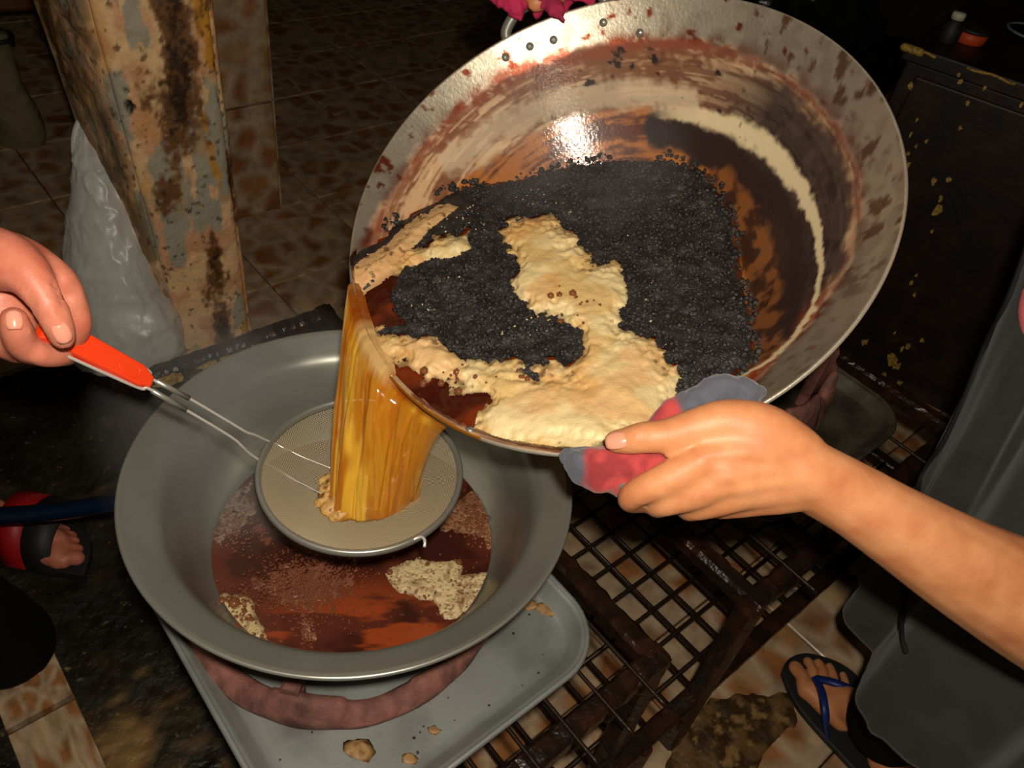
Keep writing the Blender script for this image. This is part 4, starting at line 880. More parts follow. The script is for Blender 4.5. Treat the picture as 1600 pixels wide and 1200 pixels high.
# plastic bag leaning on the post
sec = [(140, 160, 4, 1.50, .010), (137, 172, 8, 1.50, .012), (138, 190, 17, 1.50, .02), (140, 215, 24, 1.505, .03), (150, 245, 32, 1.51, .04), (157, 285, 42, 1.53, .05), (164, 330, 54, 1.55, .06), (170, 385, 66, 1.575, .07), (174, 440, 76, 1.60, .075), (184, 490, 86, 1.62, .078), (196, 530, 88, 1.64, .074), (202, 556, 80, 1.655, .06), (206, 570, 60, 1.66, .04)]
rings = []
S = catmull(np.array(sec), 120)
for cx, cy, hw_, w, dp in S:
    ct = A(cx, cy, w); e1 = A(cx + hw_, cy, w) - ct; fw = np.array([FW[0], FW[1], 0]); fw /= np.linalg.norm(fw); a = np.linspace(0, 2 * np.pi, 120, endpoint=False)
    rings.append(ct + np.outer(np.cos(a), e1) + np.outer(np.sin(a), fw * dp))
P = np.array(rings); cen = P.mean(1, keepdims=True); d = P - cen; L_ = np.linalg.norm(d, axis=2); 
cr = np.abs(fbm(P * [17, 17, 6], 5, 3) - .5) * 2 + 0.7 * np.abs(fbm(P * [9, 9, 15] + 4, 9, 3) - .5)
rg = (1 - np.abs(fbm(P * [16, 16, 22] + 2, 15, 3) * 2 - 1)) ** 10 + .8 * (1 - np.abs(fbm(P * [34, 34, 12] + 7, 25, 3) * 2 - 1)) ** 12
P = P + d / L_[..., None] * (((cr - 0.40) * 0.007 + (rg - .3) * .005) * np.minimum(1, L_ / 0.05))[..., None]
P[..., 2] = np.maximum(P[..., 2], 0.003)
bag = thing('plastic_bag', 'clear crumpled plastic bag leaning against the peeling post', 'bag', np.r_[cen[-1, 0, :2], 0])
mesh_obj('bag_body', P.reshape(-1, 3), [tuple(f) for f in grid_faces(120, 120, True)] + [tuple(range(119 * 120, 120 * 120))], M_bag, bag)
lp = [A(137, 172, 1.495), A(122, 195, 1.49), A(116, 225, 1.492), A(121, 258, 1.50), A(133, 262, 1.50), A(134, 225, 1.49), A(138, 185, 1.49)]
tube('bag_handle', lp, 0.0065, M_bag, bag, n=40, rc=True)
tube('knot', [A(137, 160, 1.495), A(143, 172, 1.492), A(141, 186, 1.492)], 0.009, M_bag, bag, n=10, rc=True)

# sooty cabinet with yellow flakes
k0 = np.array([0.66, 1.69]); hc = 0.725; fd = np.array([0.857, -0.515]); bd_ = np.array([0.515, 0.857])
cab = thing('steel_cabinet', 'sooty dark steel cabinet speckled with yellow paint flakes', 'cabinet', np.r_[k0 + fd * 0.5 + bd_ * 0.25, 0])
def cabbox(name, f0, f1, b0_, b1_, z0, z1, m, bev=0.004):
    V = [np.r_[k0 + fd * f + bd_ * b, z] for z in (z0, z1) for f, b in ((f0, b0_), (f1, b0_), (f1, b1_), (f0, b1_))]
    o = mesh_obj(name, V, [(3, 2, 1, 0), (4, 5, 6, 7), (0, 1, 5, 4), (1, 2, 6, 5), (2, 3, 7, 6), (3, 0, 4, 7)], m, cab, False); md = o.modifiers.new('b', 'BEVEL'); md.width = bev; md.segments = 2; return o
cabbox('cabinet_body', 0, 1.1, 0, 0.5, 0.0, hc - 0.03, M_cab); cabbox('cabinet_top', -0.012, 1.112, -0.012, 0.51, hc - 0.03, hc, M_cab)
cabbox('door', 0.03, 0.53, -0.010, 0.0, 0.06, hc - 0.05, M_cab); cabbox('door', 0.56, 1.07, -0.010, 0.0, 0.06, hc - 0.05, M_cab)
tube('corner_bead', [np.r_[k0 + fd * -0.012 + bd_ * -0.014, hc - 0.006], np.r_[k0 + fd * 0.02 + bd_ * -0.014, hc - 0.006]], 0.008, M_flake, cab, rc=True)
for f0, f1 in ((0.0, 0.05), (0.11, 0.2), (0.22, 0.24), (0.3, 0.42), (0.5, 0.56)):
    tube('edge_flake', [np.r_[k0 + fd * f + bd_ * -0.0135, hc - 0.004 + 0.002 * math.sin(f * 90)] for f in np.linspace(f0, f1, 7)], 0.0028, M_flake, cab, seg=6)
fl = []
FLK = [(1423, 136, 1.2), (1433, 187, .7), (1423, 210, .8), (1448, 221, .8), (1500, 200, .8), (1419, 240, .8), (1420, 257, 1.1), (1432, 228, .7), (1459, 282, 1.2), (1482, 282, 1.0), (1463, 330, 2.0), (1470, 310, 1.0), (1456, 361, .8), (1500, 128, 1.0), (1498, 118, .7), (1425, 440, 1.0), (1429, 460, .9), (1432, 430, .6), (1380, 420, .6), (1397, 385, .6), (1410, 545, 1.0), (1350, 535, 1.6), (1395, 560, 2.6), (1402, 572, 1.6), (1380, 590, 1.8), (1366, 585, 1.2), (1378, 600, 1.6), (1405, 598, 1.2), (1420, 540, 1.2), (1440, 532, .9), (1398, 520, .6), (1512, 160, .7), (1540, 137, .7), (1596, 163, .9)]
nb = np.array([*bd_, 0]); pl0 = np.array([*(k0 - bd_ * 0.0105), 0])
for x, y, s in FLK:
    d = A(x, y, 1.0) - CAM; tq = ((pl0 - CAM) @ nb) / (d @ nb); p = CAM + d * tq
    n_ = 7; V = []; r0 = 0.0045 * s
    ang_ = [k * 2 * math.pi / n_ + random.random() * .5 for k in range(n_)]; rr_ = [r0 * (0.5 + random.random()) for _ in ang_]
    for dd in (0.003, -0.0012):
        for a_, r_ in zip(ang_, rr_): V.append(p + np.array([*fd, 0]) * math.cos(a_) * r_ + np.array([0, 0, 1.0]) * math.sin(a_) * r_ * 1.5 - nb * (0.0012 - dd))
    if p[2] > 0.004: mesh_obj('paint_flake', V, [tuple(range(n_)), tuple(range(n_, 2 * n_))[::-1]] + [(i, n_ + i, n_ + (i + 1) % n_, (i + 1) % n_) for i in range(n_)], M_flake, cab, False)
# things on the cabinet
def lathe_thing(name, label, cat, p, plist):
    t = thing(name, label, cat, p)
    for nm, prof_, m in plist: V, F = lathe_data(prof_, 32); mesh_obj(nm, V + np.asarray(p), F, m, t)
    return t
bp = at_z(1478, 66, hc)
lathe_thing('sauce_bottle', 'small bottle with a pale cap on the cabinet top', 'bottle', bp, [('bottle_body', [(0, 0), (.018, 0), (.02, .004), (.02, .03), (.012, .04), (.010, .046), (0, .046)], M_soleblack), ('cap', [(0, .058), (.011, .058), (.013, .055), (.013, .045), (0, .045)], M_white)])
bp = at_z(1512, 66, hc)
lathe_thing('orange_tub', 'low orange tub beside the small bottle on the cabinet', 'tub', bp, [('tub_body', [(0, 0), (.026, 0), (.03, .004), (.032, .024), (0, .024)], M_orange), ('lid', [(0, .03), (.03, .03), (.034, .028), (.034, .023), (0, .023)], M_soleblack)])
bp = at_z(1592, 62, hc)
lathe_thing('metal_pot', 'dark pot with a thin bright rim at the edge of the cabinet', 'pot', bp + [0.03, 0, 0], [('pot_body', [(0, 0), (.05, 0), (.06, .008), (.06, .016), (0, .016)], M_black), ('rim', [(.058, .016), (.062, .016), (.063, .02), (.058, .02)], M_alu)])
# board leaning behind the wok, black sack
bw = at_z(1395, 165, 0.33)
brd = tag(bar('leaning_board', at_z(1360, 190, 0.30), at_z(1440, 120, 0.36), 0.02, 0.10, M_wood, None), 'brown board end showing between wok rim and cabinet', 'board')
bm_ = thing('refuse_sack', 'black shiny refuse sack in the dark behind the wok', 'sack', (0.75, 3.0, 0))
pr_ = []
for k, z in enumerate(np.linspace(0, 0.6, 40)):
    a = np.linspace(0, 2 * np.pi, 72, endpoint=False); r = 0.34 * (math.sin(math.pi * min(1, 0.3 + z / 0.6 * 0.68)) ** 0.6) + 0.02; pr_.append(np.stack([0.75 + r * np.cos(a), 3.0 + r * np.sin(a), np.full(72, z)], -1))
P = np.array(pr_); nn = np.abs(fbm(P * 9, 4, 4) - .5); P[..., :2] += (P[..., :2] - [0.75, 3.0]) * ((nn - .15) * 1.2)[..., None]
mesh_obj('sack_body', P.reshape(-1, 3), [tuple(f) for f in grid_faces(40, 72, True)] + [tuple(range(39 * 72, 40 * 72))], mat('black_plastic', lin((26, 28, 28)), 0.25, bump=(20, .5, .01)), bm_)
tube('tie', [np.array([.75 + .05 * math.cos(a), 3.0 + .05 * math.sin(a), .6]) for a in np.linspace(0, 2 * math.pi, 16, endpoint=False)], .012, M_soleblack, bm_, closed=True)

# ------------------------------------------------------------------ people
def nail(p, along, nrm, parent, L=0.0062, W=0.0052, m=None):
    along = np.asarray(along, float); along /= np.linalg.norm(along); nrm = np.asarray(nrm, float); nrm -= along * (nrm @ along); nrm /= np.linalg.norm(nrm); sd_ = np.cross(along, nrm)
    n, k = 9, 9; V = []
    for zz in (0.0, -0.0007):
        for i in range(n):
            for j in range(k):
                a = (i / (n - 1) * 2 - 1); b = (j / (k - 1) * 2 - 1); s = 1 - 0.25 * max(0, -a) ** 2; rr_ = (1 - 0.30 * abs(a) ** 3)
                V.append(p + along * a * L + sd_ * b * W * rr_ - nrm * (0.0022 * b * b + 0.0009 * a * a) + nrm * zz)
    F = [tuple(f) for f in grid_faces(n, k)] + [tuple(x + n * k for x in f[::-1]) for f in grid_faces(n, k)]
    ring = [i for i in range(k)] + [i * k + k - 1 for i in range(1, n)] + [(n - 1) * k + j for j in range(k - 2, -1, -1)] + [i * k for i in range(n - 2, 0, -1)]
    for a, b in zip(ring, ring[1:] + ring[:1]): F.append((b, a, a + n * k, b + n * k))
    return mesh_obj('fingernail', V, F, m or M_nail, parent)
def toward_cam(p): d = CAM - np.asarray(p); return d / np.linalg.norm(d)

# --- the person pouring
pB = thing('person', 'person in charcoal apron and blue flip-flop gripping the wok with a rag', 'person', (0.66, 0.6, 0))
wr = A(1258, 735, .556)
parts = []
parts.append(chain([(A(962, 690, .566), .0086), (A(978, 689, .563), .0098), (A(1003, 685, .559), .0108), (A(1040, 681, .556), .0120), (A(1088, 668, .552), .0138), (A(1135, 660, .551), .0165), (A(1190, 676, .553), .021), (A(1245, 712, .556), .021)], 1.6))
IDX = [(A(1245, 725, .556), .020), (A(1165, 708, .550), .018), (A(1098, 722, .549), .0145), (A(1045, 748, .551), .0125), (A(994, 770, .560), .0102), (A(985, 782, .575), .0092), (A(1005, 782, .592), .0085), (A(1040, 762, .600), .0078)]
MID = [(A(1250, 738, .558), .020), (A(1190, 738, .552), .018), (A(1130, 748, .549), .0145), (A(1085, 770, .552), .012), (A(1036, 785, .563), .0105), (A(1028, 790, .580), .0092), (A(1048, 785, .597), .0085), (A(1080, 760, .602), .0078)]
RNG = [(A(1255, 750, .560), .019), (A(1210, 758, .556), .0165), (A(1160, 768, .554), .0135), (A(1120, 783, .558), .0115), (A(1082, 793, .568), .0100), (A(1078, 795, .585), .0088), (A(1100, 785, .600), .008)]
PNK = [(A(1258, 760, .563), .017), (A(1222, 772, .561), .0145), (A(1188, 780, .561), .012), (A(1155, 788, .566), .010), (A(1126, 793, .576), .0088), (A(1128, 790, .592), .0078), (A(1148, 778, .603), .007)]
for f in (IDX, MID, RNG, PNK): parts.append(chain(f, 1.5))
elb = A(1735, 1010, .655); shB = np.array([0.66, 0.42, 1.0])
parts.append(chain([(A(1195, 715, .556), .020), (A(1240, 728, .557), .0235), (A(1275, 745, .559), .0240), (A(1330, 778, .565), .0265), (A(1400, 822, .575), .0302), (A(1500, 883, .592), .0375), (A(1600, 938, .612), .0455), (A(1680, 985, .635), .048), (elb, .044), ((elb + shB) / 2 + [0.02, 0, 0], .047), (shB, .058)], 1.3))
parts.append(chain([(A(1205, 735, .562), .019), (A(1255, 752, .564), .020), (A(1330, 796, .572), .020), (A(1400, 838, .58), .022)]))
# trunk, neck, head, legs, feet, far arm (mostly clothed or out of the picture)
hipB = np.array([0.68, 0.60, 0.72]); chB = np.array([0.68, 0.60, 0.98])
parts += [chain([(hipB + [0, -.07, 0], .10), (chB + [0, -.06, -.05], .10), (chB + [-.01, -.08, .03], .07)]), chain([(hipB + [0, .07, 0], .10), (chB + [0, .06, -.05], .10), (chB + [-.01, .08, .03], .07)]),
          chain([(shB, .058), (chB + [-.01, 0, .05], .07), (np.array([.66, .78, 1.0]), .058)]), chain([(chB + [0, 0, .05], .06), (chB + [-.05, 0, .13], .05), (chB + [-.07, 0, .2], .05)]),
          chain([(chB + [-.09, 0, .19], .055), (chB + [-.10, 0, .25], .082), (chB + [-.09, 0, .30], .078)]), chain([(chB + [-.165, 0, .225], .012), (chB + [-.185, 0, .215], .012)]), chain([(chB + [-.13, 0, .185], .03), (chB + [-.15, 0, .18], .022)])]
hR = A(850, -62, .815)
parts.append(chain([(np.array([.66, .78, 1.0]), .058), (np.array([.50, 1.0, 1.08]), .045), (np.array([.34, 1.02, 1.14]), .042), (np.array([.16, .95, 1.06]), .033), (hR + [.05, .03, .02], .025), (hR + [.02, .01, .01], .03), (hR, .028)]))
for k in range(4): parts.append(chain([(hR + [.025 - k * .018, .0, .02], .011), (hR + [.02 - k * .018, -.035, .012], .0095), (hR + [.02 - k * .018, -.038, -.02], .009), (hR + [.02 - k * .018, -.012, -.032], .008)]))
parts.append(chain([(hR + [.03, .0, .0], .013), (hR + [.02, -.03, -.02], .010), (hR + [.0, -.045, -.028], .009)]))
def foot(toes, heel, ankle, knee, hip, rads):
    ps = []; ball = np.mean([t[0] for t in toes], axis=0)
    for tip, base_, r in toes: ps.append(chain([(tip, r), ((np.asarray(tip) + base_) / 2 + [0, 0, .004], r * .95), (base_, r * 1.25), ((np.asarray(base_) * .45 + np.asarray(ankle) * [1, 1, 0] * .55 + [0, 0, .018]), r * 1.9)]))
    ps.append(chain([(heel + np.array([0, 0, .026]), .026), (np.asarray(ankle), .034), ((np.asarray(ankle) + knee) / 2, .048), (knee, .056), (hip, .085)]))
    b1, b2 = np.asarray(toes[0][1]), np.asarray(toes[-1][1]); ps.append(chain([(b1, .017), ((b1 + b2) / 2 + [0, 0, .003], .018), (b2, .014)])); 
    ps.append(chain([((b1 + b2) / 2 + [0, 0, .002], .022), ((b1 + b2) / 2 * .5 + np.asarray(ankle) * .5 + [0, 0, -.008], .030), (ankle, .033), (heel + np.array([0, 0, .026]), .026)])); return ps
zt = 0.026
tipsB = [(A, B, r) for A, B, r in (((1243, 1043), (1262, 1078), .0115), ((1262, 1034), (1276, 1066), .0085), ((1279, 1036), (1291, 1068), .008), ((1296, 1042), (1306, 1074), .0075), ((1317, 1055), (1322, 1084), .0068))]
toesB = [(at_z(*a, zt), at_z(*b, zt + .006), r) for a, b, r in tipsB]
heelB = at_z(1345, 1190, .02) * [1, 1, 0] + [0.03, 0.0, .012]; ankB = heelB + [-0.012, 0.03, .085]
parts += foot(toesB, heelB, ankB, np.array([.62, .56, .40]), hipB + [0, .07, 0], None)
h2 = heelB + [.14, -.12, 0]; t2 = [(h2 + [-.14 + .010 * k, .16 - .004 * k + .016 * k, .014], h2 + [-.105 + .010 * k, .12 + .014 * k, .02], .010 - .0008 * k) for k in range(5)]
parts += foot(t2, h2, h2 + [-.012, .03, .085], np.array([.72, .48, .40]), hipB + [0, -.07, 0], None)
bodyB = remeshed('body', parts, 0.0029, 5, M_skin, pB)
# knuckles, tendons and thumb-joint creases worked into the skin
V = verts_of(bodyB); nB = normals_of(bodyB); kx, ky = to_px(V); near = (V[:, 1] < .46) & (V[:, 0] < .36)
disp = np.zeros(len(V))
for (x, y, s, a) in ((1098, 716, 15, .0022), (1138, 742, 15, .0020), (1168, 764, 13, .0016), (1003, 672, 16, .0012)): disp += a * np.exp(-((kx - x) ** 2 + (ky - y) ** 2) / (2 * s * s))
for pts_, a, w_ in (([(1000, 668), (1003, 682), (1001, 694)], -.0013, 2.2), ([(1009, 668), (1012, 682), (1010, 695)], -.0011, 2.0), ([(1033, 716), (1060, 708), (1087, 694)], -.0020, 4.0), ([(1110, 722), (1150, 722), (1190, 725)], -.0012, 8), ([(1125, 762), (1170, 752), (1215, 748)], -.0012, 8)):
    d_, _ = line_d(kx, ky, pts_); disp += a * np.exp(-(d_ / w_) ** 2)
V = V + nB * (disp * near)[:, None]; set_verts(bodyB, V)
tn = A(960, 689, .566) + toward_cam(A(960, 689, .566)) * .0078
nail(A(963, 687, .5548), A(945, 690, .5588) - A(985, 684, .5530), toward_cam(tn) + np.array(UP) * .25, pB, .0082, .0062)
for (tip, base_, r) in toesB: nail(tip + np.array([0, 0, r * .92]), tip - base_, np.array([0, 0, 1.0]), pB, r * .5, r * .45)
# charcoal apron-skirt round the legs
rings = []; zz_ = np.linspace(0.30, 0.96, 90)
for z in zz_:
    a = np.linspace(0, 2 * np.pi, 200, endpoint=False); f = (z - .30) / .66; yf = .745 + .14 * min(1, max(0, (z - .45) / .4)) ** 1.35; yn = .438; cx = 0.66 + 0.005 * f; cy = (yf + yn) / 2
    ca, sa = np.cos(a), np.sin(a); ex = 0.155 - .002 * f; ey = (yf - yn) / 2
    r = (np.abs(ca) ** 4.2 + np.abs(sa) ** 4.2) ** (-1 / 4.2)
    fold = (np.sin(a * 9 + z * 3) * .006 + (fbm(np.stack([ca * 4, sa * 4, np.full_like(a, z * 2.2)], -1), 6, 3) - .5) * .035) * (1.25 - .6 * f)
    rings.append(np.stack([cx + (ex * r + fold) * ca, cy + (ey * r + fold) * sa, np.full_like(a, z) + .012 * np.sin(a * 3)], -1))
P = np.array(rings); APR = P
ctr_ = np.array([.67, .6, 0]); inner_ = P.copy(); inner_[..., :2] = inner_[..., :2] - (inner_[..., :2] - ctr_[:2]) * .02
full = np.vstack([inner_[::-1][-90:], P]); ap = mesh_obj('apron', full.reshape(-1, 3), grid_faces(180, 200, True), M_apron, pB)
# dark tie hanging down the apron
from mathutils.bvhtree import BVHTree
_bvh = BVHTree.FromPolygons([tuple(p) for p in APR.reshape(-1, 3)], [tuple(int(i) for i in f) for f in grid_faces(90, 200, True)])
def on_apron(x, y):
    for dx in (0, 6, 12, 20, 30):
        h = _bvh.ray_cast(Vector(CAM), Vector(A(x + dx, y, 1.0) - CAM).normalized())
        if h[0] is not None: return np.array(h[0])
    return np.array([.52, .7, .7])
tie = [on_apron(x, y) + toward_cam(on_apron(x, y)) * .003 for x, y in ((1600, 375), (1592, 390), (1572, 425), (1540, 480), (1508, 545), (1478, 620), (1455, 690), (1438, 750), (1425, 830), (1412, 930), (1410, 990), (1416, 1020))]
tube('apron_tie', tie, 0.0036, M_seam, pB, seg=6, n=80)
# pink shirt above and a pink flap over the apron
rings = []
for z in np.linspace(0.93, 1.09, 30):
    a = np.linspace(0, 2 * np.pi, 90, endpoint=False); f = (z - .93) / .16; ex = .125 - .04 * f ** 3; ey = .20 - .02 * f ** 3
    rings.append(np.stack([.68 + ex * np.cos(a), .6 + ey * np.sin(a), np.full_like(a, z)], -1))
mesh_obj('shirt', np.array(rings).reshape(-1, 3), grid_faces(30, 90, True), M_pinkshirt, pB)
fp = [on_apron(x, y) for x, y in ((1597, 440), (1598, 485), (1598, 530))]; parts = [chain([(p + toward_cam(p) * .004 + [.012, 0, 0], .009 + .006 * (k == 1)) for k, p in enumerate(fp)])]
remeshed('shirt_flap', parts, .003, 2, M_pinkshirt, pB)
# hair
remeshed('hair', [chain([(chB + [-.085, 0, .265], .084), (chB + [-.07, 0, .31], .078)]), chain([(chB + [-.03, 0, .30], .06), (chB + [-.02, 0, .2], .05), (chB + [0, 0, .12], .04)])], .005, 3, M_hair, pB)
# black trouser legs and flip-flops
def sleeve(name, pts, m, parent, voxel=.005, amp=.008, seed=3):
    o = remeshed(name, [chain(pts)], voxel, 2, m, parent); V = verts_of(o); n = normals_of(o); set_verts(o, V + n * ((fbm(V * 22, seed, 3) - .5) * amp)[:, None]); return o
sleeve('trouser_leg', [(ankB + [0.0, 0.0, .0], .062), (np.array([.63, .575, .30]), .075), (np.array([.64, .59, .42]), .08)], M_black, pB)
sleeve('trouser_leg', [(h2 + [-.012, .03, .085], .062), (np.array([.72, .50, .30]), .075), (np.array([.71, .52, .42]), .08)], M_black, pB)
def sole(outline, z0, z1, m, parent, name='flip_flop'):
    o_ = catmull(np.vstack([outline, outline[:1]]), 60)[:-1]; n = len(o_); V = []; c_ = o_.mean(0)
    for z, s in ((z0, .96), (z0 + .003, 1), (z1 - .002, 1), (z1, .97)):
        for p in o_: q_ = c_ + (p - c_) * s; V.append((q_[0], q_[1], z))
    F = [tuple(f) for f in grid_faces(4, n, True)] + [tuple(range(n))[::-1], tuple(range(3 * n, 4 * n))]
    return mesh_obj(name, V, F, m, parent, False)
so = np.array([at_z(x, y, .012)[:2] for x, y in ((1222, 1050), (1232, 1030), (1258, 1021), (1292, 1028), (1322, 1042), (1345, 1064), (1358, 1100))] + [(heelB + [.045, .02, 0])[:2], (heelB + [.035, -.03, 0])[:2], (heelB + [-.01, -.04, 0])[:2], (heelB + [-.04, -.01, 0])[:2]] + [at_z(x, y, .012)[:2] for x, y in ((1262, 1124), (1236, 1086))])
ff = sole(so, 0.0005, 0.015, M_soleblack, pB)
for pts_ in ([(1274, 1060, .046), (1284, 1080, .062), (1289, 1105, .066), (1291, 1128, .05), (1293, 1150, .018)], [(1274, 1060, .046), (1302, 1066, .063), (1328, 1076, .060), (1352, 1090, .02)]):
    Pc = catmull([at_z(*p) for p in pts_], 30); V = []
    tg = np.gradient(Pc, axis=0); tg /= np.linalg.norm(tg, axis=1)[:, None]
    for p, t_ in zip(Pc, tg): sd_ = np.cross(t_, [0, 0, 1.0]); sd_ /= np.linalg.norm(sd_); up_ = np.cross(sd_, t_); V += [p + sd_ * .0065 - up_ * .002, p - sd_ * .0065 - up_ * .002, p - sd_ * .005 + up_ * .003, p + sd_ * .005 + up_ * .003]
    mesh_obj('strap', V, [tuple(f) for f in grid_faces(30, 4, True)] + [(0, 1, 2, 3), (119, 118, 117, 116)], M_blue, ff)
tube('toe_post', [at_z(1274, 1060, .046), at_z(1273, 1062, .012)], .004, M_blue, ff)
o2 = np.array([(h2 + [-.17, .17, 0])[:2], (h2 + [-.12, .235, 0])[:2], (h2 + [-.05, .2, 0])[:2], (h2 + [.04, .03, 0])[:2], (h2 + [.03, -.03, 0])[:2], (h2 + [-.03, -.03, 0])[:2]])
sole(o2, 0.0005, 0.012, M_soleblack, pB)

# --- the person holding the strainer
pA = thing('person', 'person in black trousers and red sandal holding the strainer grip', 'person', (-0.82, 0.55, 0))
parts = []
parts.append(chain([(A(98, 527, .4985), .0080), (A(92, 510, .4940), .0092), (A(78, 482, .489), .0098), (A(62, 455, .487), .0112), (A(38, 425, .488), .0150), (A(-5, 405, .492), .0200), (A(-60, 400, .500), .022)], 1.6))
parts.append(chain([(A(-50, 395, .508), .019), (A(20, 405, .506), .0170), (A(72, 428, .508), .0135), (A(98, 450, .513), .0115), (A(112, 480, .520), .0104), (A(120, 508, .527), .0095), (A(112, 528, .540), .0088), (A(90, 540, .545), .008)], 1.6))
parts.append(chain([(A(-55, 410, .520), .019), (A(10, 425, .522), .0165), (A(60, 455, .528), .013), (A(92, 500, .540), .0112), (A(88, 535, .545), .0104), (A(58, 548, .528), .0102), (A(36, 538, .508), .0100), (A(26, 515, .496), .0098), (A(22, 500, .491), .0086)], 1.6))
parts.append(chain([(A(-60, 425, .532), .018), (A(0, 450, .536), .0155), (A(55, 495, .548), .012), (A(98, 545, .552), .0102), (A(95, 551, .536), .0095), (A(72, 554, .520), .0088), (A(60, 552, .512), .0076)], 1.6))
parts.append(chain([(A(-70, 445, .535), .017), (A(-30, 475, .540), .014), (A(10, 520, .545), .011), (A(30, 545, .535), .010), (A(5, 535, .515), .0098), (A(-12, 515, .505), .0085)], 1.6))
parts.append(chain([(A(-5, 470, .520), .020), (A(15, 515, .520), .017), (A(-40, 480, .525), .022)]))
elA = np.array([-0.66, 0.42, 0.80]); shA = np.array([-0.88, 0.46, 1.06])
parts.append(chain([(A(-20, 410, .512), .024), (A(-90, 395, .518), .027), (A(-180, 375, .53), .029), (A(-300, 355, .55), .036), (elA, .043), ((elA + shA) / 2, .047), (shA, .058)]))
hA = np.array([-.92, .58, .78]); cA = np.array([-.92, .58, 1.04])
parts += [chain([(hA + [0, -.07, 0], .11), (cA + [0, -.07, 0], .10)]), chain([(hA + [0, .07, 0], .11), (cA + [0, .07, 0], .10)]), chain([(shA, .058), (cA + [0, 0, .05], .07), (np.array([-.88, .74, 1.06]), .058)]),
          chain([(cA + [0, 0, .05], .06), (cA + [.03, 0, .14], .05), (cA + [.04, 0, .2], .05)]), chain([(cA + [.06, 0, .2], .055), (cA + [.06, 0, .26], .082), (cA + [.05, 0, .31], .078)]), chain([(cA + [.13, 0, .235], .012), (cA + [.15, 0, .225], .012)]),
          chain([(np.array([-.88, .74, 1.06]), .058), (np.array([-.90, .82, .80]), .045), (np.array([-.84, .80, .60]), .032), (np.array([-.80, .78, .52]), .03), (np.array([-.79, .78, .46]), .018)])]
for k in range(4): parts.append(chain([(np.array([-.79, .755 + .017 * k, .50]), .012), (np.array([-.785, .75 + .018 * k, .43]), .009), (np.array([-.80, .75 + .018 * k, .40]), .008)]))
za = .034
TA = [((120, 872), (92, 873), .0125), ((122, 858), (96, 858), .0088), ((117, 846), (94, 846), .0082), ((113, 837), (90, 836), .0078), ((104, 828), (84, 827), .007)]
toesA = [(at_z(*a, za), at_z(*b, za + .006), r) for a, b, r in TA]
heelA = at_z(105, 850, 0) + np.array([-0.215, -0.01, .018]); ankA = heelA + [.035, 0, .085]
parts += foot(toesA, heelA, ankA, np.array([-.80, .68, .44]), hA + [0, .07, 0], None)
h3 = np.r_[at_z(0, 1015, .10)[:2] + [-.20, 0], .018]; t3 = [(h3 + [.20 - .008 * k, -.035 + .018 * k, .016], h3 + [.16 - .008 * k, -.03 + .016 * k, .022], .012 - .001 * k) for k in range(5)]
h3b = h3 + [-.02, 0, 0]
parts += foot([(p - [.05, 0, 0], b - [.05, 0, 0], r) for p, b, r in t3], h3b, h3b + [.12, 0, .085], at_z(-175, 930, .36), hA + [0, -.07, 0], None)
bodyA = remeshed('body', parts, 0.0029, 5, M_skin2, pA)
V = verts_of(bodyA); nA = normals_of(bodyA); kx, ky = to_px(V); near = (V[:, 0] > -.42) & (V[:, 2] > .6); disp = np.zeros(len(V))
for pts_, a_, w_ in (([(60, 492), (76, 484), (90, 474)], -.0011, 2.2), ([(63, 500), (79, 492), (93, 482)], -.0008, 2.0), ([(82, 440), (92, 462), (100, 480)], -.0016, 3.0), ([(98, 466), (108, 462), (118, 458)], -.0010, 2.4), ([(30, 440), (48, 462), (52, 480)], -.0012, 5)):
    d_, _ = line_d(kx, ky, pts_); disp += a_ * np.exp(-(d_ / w_) ** 2)
for x, y, s_, a_ in ((104, 436, 9, .0018), (114, 478, 8, .0012), (76, 480, 12, .0008)): disp += a_ * np.exp(-((kx - x) ** 2 + (ky - y) ** 2) / (2 * s_ * s_))
set_verts(bodyA, V + nA * (disp * near)[:, None])
nail(A(99, 523, .4878), A(104, 533, .4905) - A(92, 508, .4840), toward_cam(A(99, 522, .49)) + np.array(RT) * .1, pA, .0066, .0052, mat('fingernail_pink', lin((214, 142, 118)), .25, coat=.3))
nail(A(22, 499, .4825), A(22, 490, .484) - A(24, 512, .4835), toward_cam(A(22, 498, .49)), pA, .0058, .0048, mat('fingernail_pale', lin((214, 142, 118)), .25, coat=.3))
for tip, base_, r in toesA: nail(tip + np.array([0.001, 0, r * .9]), tip - base_, np.array([0.2, 0, 1.0]), pA, r * .55, r * .5, mat('toenail', lin((196, 60, 60)), .2, coat=.5))
sleeve('trouser_leg', [(ankA + [-.02, 0, .03], .07), (np.array([-.80, .68, .40]), .085), (hA + [0, .07, 0], .125)], M_black, pA)
sleeve('trouser_leg', [(at_z(10, 1005, .09), .062), (at_z(-60, 975, .22), .068), (at_z(-175, 930, .36), .080), (hA + [0, -.07, 0], .13)], M_black, pA)
rings = []
for z in np.linspace(.82, 1.14, 30):
    a = np.linspace(0, 2 * np.pi, 90, endpoint=False); f = (z - .82) / .32; rings.append(np.stack([-.92 + (.14 - .05 * f ** 4) * np.cos(a), .58 + (.20 - .03 * f ** 4) * np.sin(a), np.full_like(a, z)], -1))
mesh_obj('shirt', np.array(rings).reshape(-1, 3), grid_faces(30, 90, True), M_black, pA)
remeshed('hair', [chain([(cA + [.04, 0, .275], .085), (cA + [.03, 0, .32], .08)])], .005, 3, M_hair, pA)
